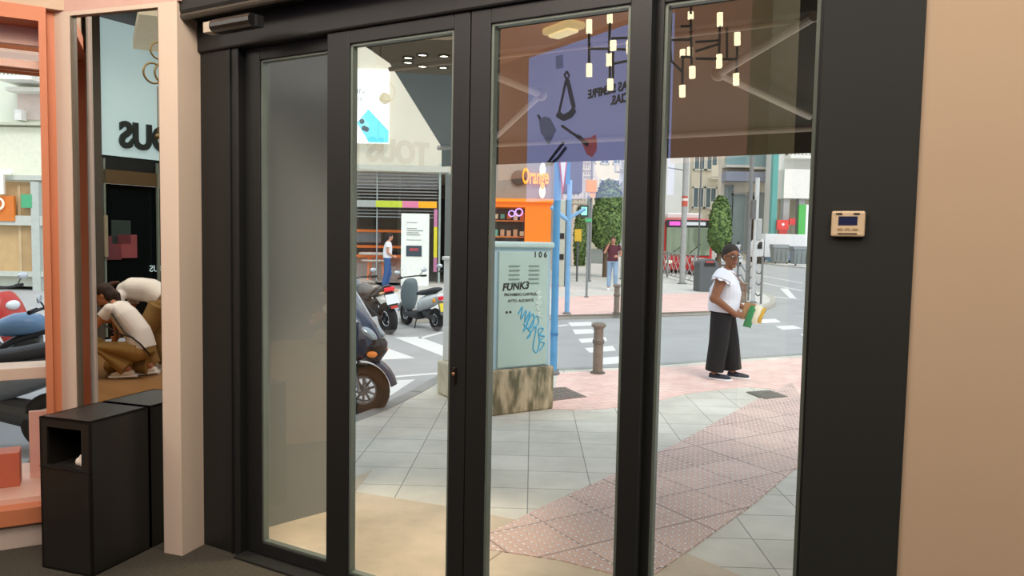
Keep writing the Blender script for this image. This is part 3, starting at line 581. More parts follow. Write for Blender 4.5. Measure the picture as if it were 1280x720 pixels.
# ------------------------------------------------------------------ street cabinets
c0 = G(612, 521); c1 = G(692, 511); cdv = (c1-c0); cw = cdv.length; cang = math.atan2(cdv.y, cdv.x); cmid = (c0+c1)/2; cn = Vector((-cdv.y, cdv.x, 0)).normalized()
cab = thing('utility_cabinet', 'light green metal street cabinet with graffiti on concrete base', 'cabinet', cmid + cn*.25, cang)
zb_ = hitp(EYE, ray(650, 461), cmid, cn).z; zt_ = hitp(EYE, ray(650, 306), cmid, cn).z; CB = mat('b9cfc6', .5, 0, .04, 3); CB2 = mat('a9c6d2', .5, 0, .05, 3)
bs = MB(); bs.box((0, 0, zb_/2), (cw, .5, zb_)); bsm = mat('a3977f', .95, 0, .421, 9, bump=.8)
_n = bsm.node_tree.nodes; _l = bsm.node_tree.links; _mp = _n.new('ShaderNodeMapping'); _mp.inputs['Scale'].default_value = (1.6, 1.6, .45)
_tc = [q for q in _n if q.type == 'TEX_COORD'][0]; _nz = [q for q in _n if q.type == 'TEX_NOISE'][0]; _mx = [q for q in _n if q.type == 'MIX'][0]; _rg = _n.new('ShaderNodeMapRange')
_rg.inputs[1].default_value = .38; _rg.inputs[2].default_value = .62; _l.new(_tc.outputs['Object'], _mp.inputs[0]); _l.new(_mp.outputs[0], _nz.inputs['Vector']); _l.new(_nz.outputs['Fac'], _rg.inputs[0]); _l.new(_rg.outputs[0], _mx.inputs[0])
_mx.inputs[6].default_value = lin('6b6750'); _mx.inputs[7].default_value = lin('c8b596'); bs.build('concrete_base', bsm, cab, bevel=.02)
cw2 = cw-.05; hc = zt_-zb_
MB().box((-.01, 0, zb_+hc/2), (cw2, .4, hc)).build('housing', CB2, cab, bevel=.006)
MB().box((-.01, 0, zt_+.0), (cw2+.05, .46, .055)).build('cap', mat('c3dad6', .5), cab, bevel=.015)
dr = MB().box((.01, -.205, zb_+hc*.48), (cw2-.12, .02, hc*.93)).build('door', CB, cab, bevel=.004)
for cx_ in (-.10, .12):
    for i in range(5): MB().box((cx_, -.218, zb_+hc*(.83-.035*i)), (.12, .01, .007)).build('vent_slot', mat('73857f'), dr)
fy = -.2165
text('1 0 6', .075, BLK2, dr, (.19, fy, zb_+hc*.90), (PI/2, 0, 0), ext=.001, bold=.002)
text('FUNK3', .095, BLK2, dr, (-.08, fy, zb_+hc*.64), (PI/2, -.06, 0), 'graffiti', .001, .003, shear=.2)
text('PROHIBIDO CARTELES', .036, BLK2, dr, (-.02, fy, zb_+hc*.59), (PI/2, 0, 0), ext=.001, bold=.0007, sx=1.02); text('AYTO. ALICANTE', .036, BLK2, dr, (-.02, fy, zb_+hc*.54), (PI/2, 0, 0), ext=.001, bold=.0007, sx=1.02)
def scrawl(pts, r, ma, name):
    P = [Vector((.07+(x-.06)*(1.45 if r > .0055 else 1), fy-.001, zb_+hc*z)) for x, z in pts]; sm = []
    for i in range(len(P)-1):
        a, b, c, d = P[max(i-1, 0)], P[i], P[i+1], P[min(i+2, len(P)-1)]
        for t in (0, .25, .5, .75): sm.append(.5*((2*b)+(c-a)*t+(2*a-5*b+4*c-d)*t*t+(3*b-a-3*c+d)*t**3))
    sm.append(P[-1]); MB().tube(sm, r, 6).build(name, ma, dr)
BL = mat('4fb2d8', .5)
scrawl([(-.02, .44), (.01, .50), (0, .40), (.04, .47), (.03, .37), (.07, .46), (.05, .35), (.02, .30), (.09, .44), (.10, .36), (.06, .31), (.12, .42), (.14, .36), (.10, .33)], .006, BL, 'blue_scrawl')
scrawl([(.02, .36), (.08, .28), (.05, .24), (.12, .33), (.10, .16), (.13, .12), (.15, .2), (.14, .31), (.18, .31), (.15, .26), (.19, .25), (.15, .21), (.19, .19), (.15, .13)], .006, BL, 'blue_scrawl')
WS = mat('dfe8e2', .6)
scrawl([(.16, .64), (.14, .60), (.19, .62), (.15, .56), (.20, .58), (.14, .52), (.20, .53), (.15, .48), (.2, .46), (.16, .43), (.21, .41)], .005, WS, 'white_scrawl')
for x in (-.175, -.135): MB().lathe([(.012, 0), (.01, .006), (0, .006)], (x, fy, zb_+hc*.46), 12, Matrix.Rotation(PI/2, 4, 'X')).build('lock', BLK2, dr)
# white cabinet partly behind the mullion
w0 = G(549, 495); wc = thing('white_cabinet', 'narrow white street cabinet on rough pale base behind door mullion', 'cabinet', w0+Vector((.32, .15, 0)), cang)
wz0 = .36; wz1 = 1.42
MB().box((0, 0, wz0/2), (.64, .36, wz0)).build('concrete_base', mat('d6d2b8', .95, 0, .2, 9, bump=.6), wc, bevel=.03)
MB().box((.0, 0, (wz0+wz1)/2), (.53, .3, wz1-wz0)).build('housing', mat('eef0ea', .5), wc, bevel=.01); MB().box((.0, -.155, wz1-.42), (.53, .012, .012)).build('panel_joint', BLK2, wc); MB().box((.0, 0, wz1+.01), (.56, .33, .04)).build('cap', mat('f4f4ee', .5), wc, bevel=.01)
# ------------------------------------------------------------------ drain covers
def cover(label, pts, rz, ma, zz=.005):
    P = [G(x, y) for x, y in pts]; c = sum(P, Vector())/len(P); o = thing('drain_cover', label, 'drain cover', c + Vector((0, 0, zz)))
    MB().prism([p-c for p in P], (0, 0, 0), (0, 0, .008)).build('plate', ma, o)
    g = MB(); 
    for i in range(1, 7):
        t = i/7; a = P[0].lerp(P[1], t)-c; b = P[3].lerp(P[2], t)-c; d = b-a; g.box((a+b)/2+Vector((0, 0, .010)), (d.length*.92, .012, .006), math.atan2(d.y, d.x))
        a = P[0].lerp(P[3], t)-c; b = P[1].lerp(P[2], t)-c; d = b-a; g.box((a+b)/2+Vector((0, 0, .011)), (d.length*.92, .012, .006), math.atan2(d.y, d.x))
    g.build('grid', mat('8f8a82', .5, .4), o)
cover('square metal drain cover on the paving right of person in white', [(933, 491), (962, 489), (985, 497), (956, 500)], 0, mat('6f706b', .6, .3))
cover('brown metal cover on red paving beside the concrete base', [(660, 488), (706, 485), (733, 497), (690, 502)], 0, mat('8c7a70', .6, .3))
# ------------------------------------------------------------------ bollards
def bollard(label, x, yb, yt, wpx, grp=None):
    p = G(x, yb, 0) ; Y = p.y; h_ = at(x, yt, Y).z; r = wpx/F*Y/2
    o = thing('bollard', label, 'bollard', p, group=grp); ma = mat('877b6e', .6, .2, .2, 12)
    MB().lathe([(r*1.5, 0), (r*1.5, h_*.03), (r*1.08, h_*.05)]).build('foot_ring', mat('6c645b', .6, .3), o)
    MB().lathe([(r*1.02, h_*.04), (r, h_*.55), (r*.98, h_*.58)]).build('shaft', ma, o)
    MB().lathe([(r*.98, h_*.58), (r*1.18, h_*.60), (r*1.18, h_*.66), (r*.98, h_*.68)]).build('collar', mat('7b7065', .5, .3), o)
    MB().lathe([(r*.98, h_*.68), (r*.96, h_*.87), (r*1.1, h_*.90), (r*1.5, h_*.93), (r*1.5, h_*.955), (r*1.2, h_*.985), (r*.7, h_), (0, h_)]).build('head', ma, o)
bollard('rusty metal bollard on the near pavement by the crossing', 747, 467, 403, 12.5)
bollard('small bollard across the road by the walking person', 770.5, 392, 355, 7)
bollard('brown bollard behind the person in the white blouse', 928.5, 378, 353, 9)
# ------------------------------------------------------------------ poles and signs
def pole(name, label, x, yb, yt, wpx, c, Y=None, group=None, cat='pole', z0=0):
    p = G(x, yb, z0) if Y is None else Vector((at(x, yb, Y).x, Y, z0)); h_ = at(x, yt, p.y).z - z0; r = wpx/F*p.y/2
    o = thing(name, label, cat, p, group=group)
    MB().tube([(0, 0, 0), (0, 0, h_)], r, 14).build('post', mat(c, .5, 0, .12, 6), o); MB().lathe([(r*1.8, 0), (r*1.8, .03), (r, .06)]).build('base_plate', mat('77797a', .6), o)
    return o, p, h_, r
o, p, h_, r = pole('sign_post', 'thick blue sign post with give way triangle beside green cabinet', 691.5, 468, 150, 9, '5b9fd0', cat='sign post')
k_ = p.y/F
zT = at(697, 205, p.y).z; 
tri = MB().prism([(.02, -.10, 3.05-.0), (.20, -.10, 3.05), (.11, -.10, zT-.55)], (0, 0, 0), (0, .01, 0))
zt1 = at(697, 246, p.y).z; zt0 = at(697, 160, p.y).z
xa = (689-691.5)*k_; xb = (703-691.5)*k_
tr = MB().prism([(xa-.02, -.07, zt0), (xb+.04, -.07, zt0), ((xa+xb)/2+.02, -.07, zt1)], (0, 0, 0), (0, .012, 0)).build('sign_rim', mat('d8475a', .4), o)
MB().prism([(xa+.0, -.072, zt0), (xb+.02, -.072, zt0), ((xa+xb)/2+.02, -.072, zt1+.1)], (0, -.006, 0), (0, 0, 0)).build('sign_face', mat('f0eef2', .4), tr)
MB().box(((704.2-691.5)*k_, -.03, (zt0+zt1)/2+.1), (5*k_, .01, zt0-zt1-.1)).build('blue_plate', mat('3f9bd4', .4), o)
MB().box((0, 0, .5), (r*2.2, r*2.2, .02)).build('band', mat('3f7fb8', .5), o)
o, p, h_, r = pole('sign_post', 'slim blue post with forked arm standing across the road', 708.5, 393, 225, 6, '7fb0da', cat='sign post', z0=0)
k_ = p.y/F
MB().tube([(-.4, 0, h_*.80), (-.1, 0, h_*.72), (0, 0, h_*.70)], .05).tube([(.35, 0, h_*.79), (.1, 0, h_*.74), (0, 0, h_*.71)], .04).build('forked_arm', mat('8dbbe2', .5), o)
# grey green information pillar
p = G(700.5, 358); o = thing('information_pillar', 'grey green information pillar with two small black pictograms', 'pillar', (p.x, p.y, 0)); k_ = p.y/F; hh = at(700, 250, p.y).z
MB().box((0, 0, hh/2), (8*k_, .3, hh)).build('body', mat('bccac0', .4), o, bevel=.02); MB().box((5*k_, 0.02, hh/2), (2.5*k_, .32, hh)).build('dark_edge', mat('5b6468', .4), o)
for y_ in (295, 321): MB().box((.0, -.16, at(700, y_, p.y).z), (6*k_, .02, 7*k_)).build('pictogram', BLK2, o)
# rectangular speaker like box (dark sign back) above
p = at(716, 232, 22); 
# pedestrian signal
o, p, h_, r = pole('traffic_light', 'traffic light post showing a green figure across the road', 733, 372, 245, 3, '7d8a8a', cat='traffic light', z0=0)
k_ = p.y/F
hz = at(728, 264, p.y).z; hd_ = MB().box((-6*k_, 0, hz), (11*k_, .25, 15*k_)).build('housing', mat('37413f', .5), o, bevel=.02)
MB().box((-6*k_, -.13, hz), (7*k_, .02, 10*k_)).build('green_lens', mat('8ff0cc', .4, emit=.8), hd_)
MB().box((0, -.02, hz-11*k_), (8*k_, .1, 4*k_)).build('green_band', mat('4fbf86', .5), o)
o, p, h_, r = pole('lamp_post', 'grey post with an orange square sign box behind traffic light', 736.5, 352, 160, 3.2, '8a8c8e', cat='sign post')
k_ = p.y/F; zz_ = at(736, 233, p.y).z
MB().box((-1*k_, -.15, zz_), (13*k_, .2, 15*k_)).build('orange_box', mat('ee9838', .5, emit=.15), o, bevel=.02); MB().box((1*k_, -.15, zz_-11*k_), (7*k_, .1, 6*k_)).build('lower_plate', mat('f0b478', .5), o)
p = G(721, 352); o = thing('street_sign', 'small yellow sign plate low on a thin post near cafe chairs', 'sign', (p.x, p.y, 0)); k_ = p.y/F
MB().tube([(0, 0, 0), (0, 0, at(721, 296, p.y).z)], .04).build('post', GREYM, o); MB().box((0, -.06, at(721, 294, p.y).z), (8.5*k_, .05, 15*k_)).build('plate', mat('e6bd3a', .5), o)
o, p, h_, r = pole('lamp_post', 'tall slim pale lamp post right of the walking person', 777, 349, 90, 3.5, 'b9bdb9', cat='lamp post')
# grey box hanging near blue posts
o, p, h_, r = pole('street_pole', 'grey round pole with red and white sticker before the red bus', 852.5, 355, 190, 7, 'a8aaa8', cat='pole')
k_ = p.y/F
MB().lathe([(r*1.05, at(853, 258, p.y).z), (r*1.05, at(853, 245, p.y).z)]).build('red_sticker', mat('c45a48', .5), o); MB().lathe([(r*1.06, at(853, 251, p.y).z), (r*1.06, at(853, 248, p.y).z)]).build('white_band', mat('e8e4e0', .5), o)
MB().tube([(0, 0, at(853, 213, p.y).z), (-22*k_, 0, at(853, 210, p.y).z)], .02).build('side_arm', GREYM, o)
o, p, h_, r = pole('street_pole', 'thin dark pole rising above the bus roof', 872, 345, 190, 2, '77797a', cat='pole')
o, p, h_, r = pole('street_pole', 'tall dark grey pole right of the person in white blouse', 933.5, 366, 190, 5, '6f7478', cat='pole')
o, p, h_, r = pole('traffic_light', 'white traffic light mast with backs of signal heads beside railing', 941, 379, 222, 5.5, 'c3c9ca', cat='traffic light')
k_ = p.y/F
s1 = MB().box((7*k_*.5, .02, at(941, 287, p.y).z), (7*k_, .2, 27*k_)).build('signal_head', mat('aab0b0', .5), o, bevel=.03)
MB().box((-4*k_, .02, at(941, 262, p.y).z), (5*k_, .2, 24*k_)).build('signal_head', mat('5a6064', .5), o, bevel=.02)
# cafe chairs and tables far down
def cafe_chair(label, x, y):
    p = G(x, y); o = thing('cafe_chair', label, 'chair', p, rz=.4); M_ = mat('4c4a55', .6)
    MB().box((0, 0, .45), (.44, .44, .05)).build('seat', M_, o); MB().box((0, .21, .75), (.44, .04, .5)).build('backrest', M_, o)
    for a_ in (-1, 1):
        for b_ in (-1, 1): MB().tube([(a_*.19, b_*.19, 0), (a_*.19, b_*.19, .45)], .02, 6).build('leg', M_, o)
cafe_chair('dark cafe chair left of the yellow sign post', 716, 322.5); cafe_chair('dark cafe chair right of the yellow sign post', 727, 322.5)
# planter
p = G(752, 329.5); k_ = p.y/F; o = thing('planter', 'grey box planter under the big clipped tree', 'planter', p)
hh = 17*k_; MB().prism([(-14*k_, 0, 0), (13*k_, 0, 0), (13*k_, 1.2, 0), (-14*k_, 1.2, 0)], (0, 0, 0), (0, 0, hh)).build('tub', mat('8d9694', .6), o, bevel=.03); MB().box((0, .6, hh), (27.6*k_, 1.28, .08)).build('rim', mat('a3aaa8', .6), o); MB().box((0, .6, hh+.05), (25*k_, 1.05, .03)).build('soil', mat('4d4034', .95), o)
# ------------------------------------------------------------------ litter bin, containers, railings
p = G(882, 364); k_ = p.y/F; o = thing('litter_bin', 'dark grey street litter bin with rounded top behind the person', 'litter bin', p, rz=.1)
hw = 12.5*k_; hh = 41*k_; ot = [(-hw, 0), (hw, 0), (hw, hh*.78)] + [(hw*math.cos(a_), hh*.78+hh*.22*math.sin(a_)) for a_ in [PI*i/10 for i in range(1, 10)]] + [(-hw, hh*.78)]
MB().side(ot, -.3, .3).build('body', mat('5b6063', .5), o, bevel=.02); MB().box((0, -.31, hh*.82), (hw*1.1, .02, hh*.1)).build('slot', BLK2, o); MB().box((0, -.315, hh*.9), (hw*.8, .01, hh*.05)).build('red_sticker', mat('c0484a', .5), o)
def container(label, x, yb, c):
    p = G(x, yb, RZ); p.z = 0 if False else RZ; k_ = p.y/F; o = thing('waste_container', label, 'waste container', (p.x, p.y, 0), group=None); w_ = 20*k_; h_ = 24*k_
    MB().prism([(-w_*.42, -.45, .15), (w_*.42, -.45, .15), (w_*.42, .45, .15), (-w_*.42, .45, .15)], (0, 0, 0), (0, 0, .01)).loft([((0, 0, .14), .5, w_*.42), ((0, 0, h_*.8), .6, w_*.5)], (1, 0, 0), 4) if False else MB()
    b_ = MB(); vs = [(-w_*.43, -.45, .12), (w_*.43, -.45, .12), (w_*.43, .45, .12), (-w_*.43, .45, .12), (-w_*.5, -.55, h_*.82), (w_*.5, -.55, h_*.82), (w_*.5, .55, h_*.82), (-w_*.5, .55, h_*.82)]
    b_.add(vs, [(3, 2, 1, 0), (4, 5, 6, 7), (0, 1, 5, 4), (1, 2, 6, 5), (2, 3, 7, 6), (3, 0, 4, 7)]); b_.build('tub', mat(c, .6), o, bevel=.03)
    MB().add([(-w_*.53, -.6, h_*.82), (w_*.53, -.6, h_*.82), (w_*.53, .6, h_*.82), (-w_*.53, .6, h_*.82), (-w_*.5, -.2, h_), (w_*.5, -.2, h_), (w_*.5, .6, h_), (-w_*.5, .6, h_)], [(3, 2, 1, 0), (4, 5, 6, 7), (0, 1, 5, 4), (1, 2, 6, 5), (2, 3, 7, 6), (3, 0, 4, 7)]).build('lid', mat('7d8486', .6), o, bevel=.02)
    for i in (-1, 0, 1): MB().box((i*w_*.28, -.53, h_*.45), (.06, .08, h_*.55)).build('rib', mat(c, .6), o)
    for a_ in (-1, 1): MB().lathe([(.1, -.04), (.1, .04)], (a_*w_*.36, -.4, .02), 12, Matrix.Rotation(PI/2, 4, 'Y')).build('wheel', RUB, o)
container('grey waste container left one of the pair across the road', 974, 331, '7c8588'); container('grey waste container right one of the pair near the frame', 999, 333.5, '868f90')
def xfence(label, pts, h_px, grp=None):
    P = [G(x, y) for x, y in pts]; o = thing('railing', label, 'railing', P[0]); ma = mat('a9aaa6', .5)
    for a, b in zip(P[:-1], P[1:]):
        a = a-P[0]; b = b-P[0]; hh = 1.15; up = Vector((0, 0, 1)); d = b-a
        MB().tube([a, a+up*hh*1.08], .045).build('post', mat('8f9290', .5), o)
        r_ = MB(); r_.tube([a+up*hh, b+up*hh], .025, 6).tube([a+up*.12, b+up*.12], .025, 6); n = 6
        for i in range(-1, n+1):
            for sgn in (0, 1):
                t0, t1 = i/n, (i+2)/n; z0, z1 = .12, hh
                if t0 < 0: z0 += (0-t0)/(t1-t0)*(z1-z0); t0 = 0
                if t1 > 1: z1 = z0 + (1-t0)/(t1-t0)*(z1-z0); t1 = 1
                if sgn: z0, z1 = hh+.12-z0, hh+.12-z1
                r_.tube([a+d*t0+up*z0, a+d*t1+up*z1], .016, 6)
        r_.build('lattice', ma, o)
    MB().tube([P[-1]-P[0], P[-1]-P[0]+Vector((0, 0, 1.24))], .045).build('post', mat('8f9290', .5), o)
xfence('silver lattice railing along the kerb in front of the bus', [(800, 331), (816, 341), (834, 346.5), (868, 356)], 30)
# railing with curved bars
Pa = [G(921, 372), G(951, 380)]; o = thing('railing', 'grey railing with three curved bars at the pavement corner', 'railing', Pa[0]); d = Pa[1]-Pa[0]; hh = 1.15
for t in (0, .5, 1): MB().tube([d*t, d*t+Vector((0, 0, hh+.1*(t == 1)+.05))], .03).build('post', mat('6d7274', .5), o)
for z in (.3, .6, .9):
    MB().tube([d*t+Vector((0, 0, z+.10*math.sin(t*2*PI*2))) for t in [i/16 for i in range(17)]], .02, 8).build('curved_bar', mat('6d7274', .5), o)
# advertising column and red signs
p = at(999, 320, 68); k_ = 68/F; o = thing('advertising_totem', 'green and white advertising totem behind the waste containers', 'advertising board', (p.x, 66.9, 0))
z1 = at(999, 255, 66).z
MB().box((-5*k_, 0, z1/2), (8*k_, .3, z1)).build('green_panel', mat('58b85c', .5, emit=.1), o); MB().box((4*k_, 0, z1/2), (9*k_, .3, z1)).build('white_panel', mat('eef2f4', .5, emit=.1), o)
MB().box((4*k_, -.16, z1*.6), (3*k_, .02, z1*.5)).build('blue_picture', mat('7fa6c4'), o)
p = at(978, 282, 66.8); k_ = 66.8/F; o = thing('shop_sign', 'red square shop sign on the colonnade of the white building', 'sign', p)
MB().box((0, 0, 1*k_), (14*k_, .3, 12*k_)).build('panel', mat('dc3e40', .5, emit=.1), o); MB().box((.05, 0, -8*k_), (10*k_, .25, 8*k_)).build('lower_panel', mat('c8383c', .5), o); MB().lathe([(.12, 0), (.12, .03), (0, .03)], (0, -.15, .1), 16, Matrix.Rotation(PI/2, 4, 'X')).build('white_emblem', mat('f4eeee'), o)
p = at(990, 277, 66.8); o = tag(MB().box(p, (7*k_, .3, 8*k_)).build('shop_sign', mat('d94446', .5)), 'smaller red sign right of the square red shop sign', 'sign')
# ------------------------------------------------------------------ two wheelers
def wheel(par, x, z, r, w, rimc, y=0, name='wheel', spokes=6):
    o = MB().torus((x, y, z), r-w*.5, w*.5, 'Y', 32, 10, 1.0).build(name, RUB, par)
    b = MB(); b.torus((x, y, z), r-w*1.05, w*.14, 'Y', 28, 6, 1.8); b.lathe([(.05, -w*.45), (.05, w*.45)], (x, y, z), 14, Matrix.Rotation(PI/2, 4, 'X'))
    for i in range(spokes):
        a = 2*PI*i/spokes+.3; b.tube([(x+.04*math.cos(a), y, z+.04*math.sin(a)), (x+(r-w)*math.cos(a), y, z+(r-w)*math.sin(a))], .013, 6)
    b.build('rim', mat(rimc, .35, .6), o); MB().torus((x, y+w*.3, z), r*.45, .012, 'Y', 24, 4, .5).build('brake_disc', CHROME, o); return o
def mirrors(par, x, z, w, dark='2a2b2d', reach=.16):
    for s_ in (-1, 1):
        m_ = MB().tube([(x, s_*w*.6, z), (x-.02, s_*(w*.6+.08), z+reach)], .008, 6).build('mirror_stem', BLK2, par)
        MB().ell((x-.02, s_*(w*.6+.11), z+reach+.03), (.02, .07, .045)).build('mirror_glass', mat('c5ced4', .15, .5), m_)
def scooter(label, loc, rz, body='dfe6e8', front='7b8a90', seat='3a3c40', lean=0, tall=1.0, screen=False, rimc='6a6c70', plate='e8d63a', group=None, topcase=False, s=1):
    o = thing('motor_scooter', label, 'scooter', loc, rz, group, s); o.rotation_euler.x = lean
    B = mat(body, .3); Fm = mat(front, .3); S = mat(seat, .7)
    wheel(o, .66, .23, .23, .11, rimc, name='front_wheel'); wheel(o, -.58, .23, .23, .12, rimc, name='rear_wheel')
    MB().tube([(.66, .08, .23), (.5, .06, .62), (.42, 0, .9)], .018, 8).tube([(.66, -.08, .23), (.5, -.06, .62), (.42, 0, .9)], .018, 8).build('fork', GREYM, o)
    fd = MB(); fd.loft([((.66+.27*math.cos(a), 0, .23+.27*math.sin(a)), .02, .075) for a in [PI*(.05+.75*i/8) for i in range(9)]], (0, 1, 0), 10); fd.build('front_fender', B, o)
    fs = MB(); fs.loft([((.50, 0, .30), .06, .10), ((.50, 0, .50), .10, .19), ((.47, 0, .72), .11, .22), ((.40, 0, .92), .10, .17), ((.36, 0, 1.0), .05, .12)], (0, 1, 0), 16); fs.build('front_shield', Fm, o, sub=1)
    MB().ell((.53, 0, .84), (.05, .09, .06)).build('headlight', mat('dfe8ec', .15), o)
    MB().side([(.45, .24), (.45, .32), (.05, .30), (-.1, .36), (-.1, .2)], .34).build('floorboard', mat('34363a', .6), o, bevel=.015)
    MB().loft([((.0, 0, .36), .05, .12), ((-.10, 0, .50), .14, .17), ((-.35, 0, .58), .15, .19), ((-.65, 0, .66), .11, .16), ((-.86, 0, .74), .04, .08)], (0, 1, 0), 16).build('rear_fairing', B, o, sub=1)
    MB().loft([((.05, 0, .70), .03, .10), ((-.1, 0, .74), .06, .15), ((-.35, 0, .76), .06, .16), ((-.6, 0, .82), .07, .15), ((-.82, 0, .86), .03, .09)], (0, 1, 0), 14).build('seat', S, o, sub=1)
    MB().loft([((-.15, -.02, .34), .1, .1), ((-.45, -.04, .27), .12, .1), ((-.62, -.05, .24), .09, .09)], (0, 1, 0), 12).build('engine', mat('55585a', .5, .4), o)
    MB().tube([(-.2, -.14, .24), (-.5, -.17, .22), (-.85, -.17, .30)], [.025, .05, .055], 12).build('exhaust', mat('8a8c8e', .3, .8), o)
    hb_ = MB().tube([(.28, -.34, 1.03), (.36, -.14, 1.04), (.37, .14, 1.04), (.28, .34, 1.03)], .014, 8).build('handlebar', BLK2, o)
    for s_ in (-1, 1): MB().tube([(.29, s_*.33, 1.03), (.32, s_*.22, 1.035)], .022, 8).build('grip', RUB, hb_)
    mirrors(o, .36, 1.04, .34, reach=.08)
    MB().box((-.87, 0, .68), (.05, .16, .07)).build('tail_light', mat('d8203a', .3, emit=.2), o, bevel=.012)
    for s_ in (-1, 1): MB().ell((-.80, s_*.15, .64), (.04, .03, .045)).build('indicator', mat('e8a030', .3), o)
    MB().side([(-.83, .62), (-.86, .62), (-.93, .36), (-.9, .36)], .17).build('mudguard', mat('6a6464', .6), o); MB().side([(-.872, .58), (-.877, .58), (-.915, .42), (-.91, .42)], .15).build('number_plate', mat(plate, .4), o)
    MB().tube([(.05, .1, .2), (-.02, .2, .0)], .012, 6).build('stand', BLK2, o)
    if screen: MB().loft([((.48, 0, .9), .01, .18), ((.36, 0, 1.15), .01, .20), ((.26, 0, 1.36), .01, .14)], (0, 1, 0), 14).build('windscreen', mat('9fb0bc', .1), o)
    if topcase: MB().loft([((-.85, 0, .92), .18, .2), ((-.85, 0, 1.08), .2, .23), ((-.85, 0, 1.2), .15, .18)], (0, 1, 0), 14).build('top_case', S, o, sub=1)
    return o
def motorbike(label, loc, rz, tank='3c4246', tail='3a3d42', lean=0, group=None, plate='e6eaee', s=1):
    o = thing('motorcycle', label, 'motorcycle', loc, rz, group, s); o.rotation_euler.x = lean
    wheel(o, .72, .31, .31, .12, '55585c', name='front_wheel', spokes=5); wheel(o, -.66, .31, .31, .17, '55585c', name='rear_wheel', spokes=5)
    T_ = mat(tank, .25); L_ = mat(tail, .3)
    for s_ in (-.09, .09): MB().tube([(.72, s_, .31), (.46, s_, .92)], .024, 8).build('fork', CHROME, o)
    MB().loft([((.72+.33*math.cos(a), 0, .31+.33*math.sin(a)), .015, .07) for a in [PI*(.2+.5*i/6) for i in range(7)]], (0, 1, 0), 10).build('front_fender', T_, o)
    MB().loft([((.42, 0, .78), .05, .07), ((.30, 0, .84), .12, .14), ((.1, 0, .85), .13, .17), ((-.1, 0, .78), .06, .1)], (0, 1, 0), 16).build('tank', T_, o, sub=1)
    MB().box((.12, 0, .45), (.38, .3, .34)).box((.2, 0, .66), (.22, .22, .14)).build('engine', mat('4b4e50', .4, .5), o, bevel=.03)
    MB().tube([(.42, .08, .8), (.1, .12, .7), (-.2, .12, .5), (-.66, .11, .31)], .025, 8).tube([(.42, -.08, .8), (.1, -.12, .7), (-.2, -.12, .5), (-.66, -.11, .31)], .025, 8).tube([(.4, .06, .75), (.3, .1, .3), (-.1, .1, .25)], .02, 8).build('frame', mat('303236', .4, .5), o)
    MB().loft([((-.0, 0, .80), .03, .1), ((-.2, 0, .80), .05, .14), ((-.45, 0, .88), .05, .13), ((-.6, 0, .94), .03, .1)], (0, 1, 0), 14).build('seat', mat('232426', .7), o, sub=1)
    MB().loft([((-.2, 0, .72), .05, .12), ((-.5, 0, .80), .07, .15), ((-.75, 0, .92), .06, .12), ((-.88, 0, .97), .02, .06)], (0, 1, 0), 14).build('tail_fairing', L_, o, sub=1)
    MB().box((-.86, 0, .89), (.05, .22, .08)).build('tail_light', mat('e8303a', .25, emit=.25), o, bevel=.02)
    MB().side([(-.78, .85), (-.83, .85), (-.98, .55), (-.95, .53)], .2).build('mudguard', BLK2, o); MB().side([(-.90, .80), (-.905, .80), (-.965, .62), (-.96, .62)], .26).build('number_plate', mat(plate, .4), o)
    MB().box((-.97, 0, .56), (.03, .14, .05)).build('reflector', mat('d04030', .3), o)
    for s_ in (-1, 1): MB().tube([(-.82, s_*.08, .84), (-.84, s_*.2, .84)], .02, 8).build('indicator', mat('e0b080', .4), o)
    MB().tube([(.2, -.12, .3), (-.2, -.17, .34), (-.7, -.19, .5)], [.03, .05, .06], 12).build('exhaust', CHROME, o)
    hb_ = MB().tube([(.3, -.38, 1.02), (.42, -.15, 1.04), (.42, .15, 1.04), (.3, .38, 1.02)], .015, 8).build('handlebar', BLK2, o)
    for s_ in (-1, 1): MB().tube([(.3, s_*.38, 1.02), (.34, s_*.27, 1.03)], .022, 8).build('grip', RUB, hb_)
    mirrors(o, .4, 1.04, .40, reach=.08); MB().ell((.53, 0, .92), (.08, .1, .1)).build('headlight', mat('9aa2a8', .2), o); MB().tube([(-.1, .14, .25), (-.2, .28, -.0)], .014, 6).build('stand', BLK2, o)
    return o
def heading(p, px2, py2=None): pass
mp_ = G(488, 418, RZ)
motorbike('dark grey motorcycle with rear plate facing the crossing', (mp_.x-.40, mp_.y+.52, RZ), R(128), lean=R(-8), s=.93)
sp_ = G(541, 414, RZ)
scooter('white and grey scooter with yellow plate beside the motorcycle', (sp_.x-.25, sp_.y+.5, RZ), R(126), lean=R(-5), front='6f7c80', s=.94)
scooter('dark scooter almost hidden by the door mullion', (at(574, 400, 16.4).x, 16.4, RZ), R(100), body='4a4f54', front='5a6064', lean=R(-5), plate='e6eaee')
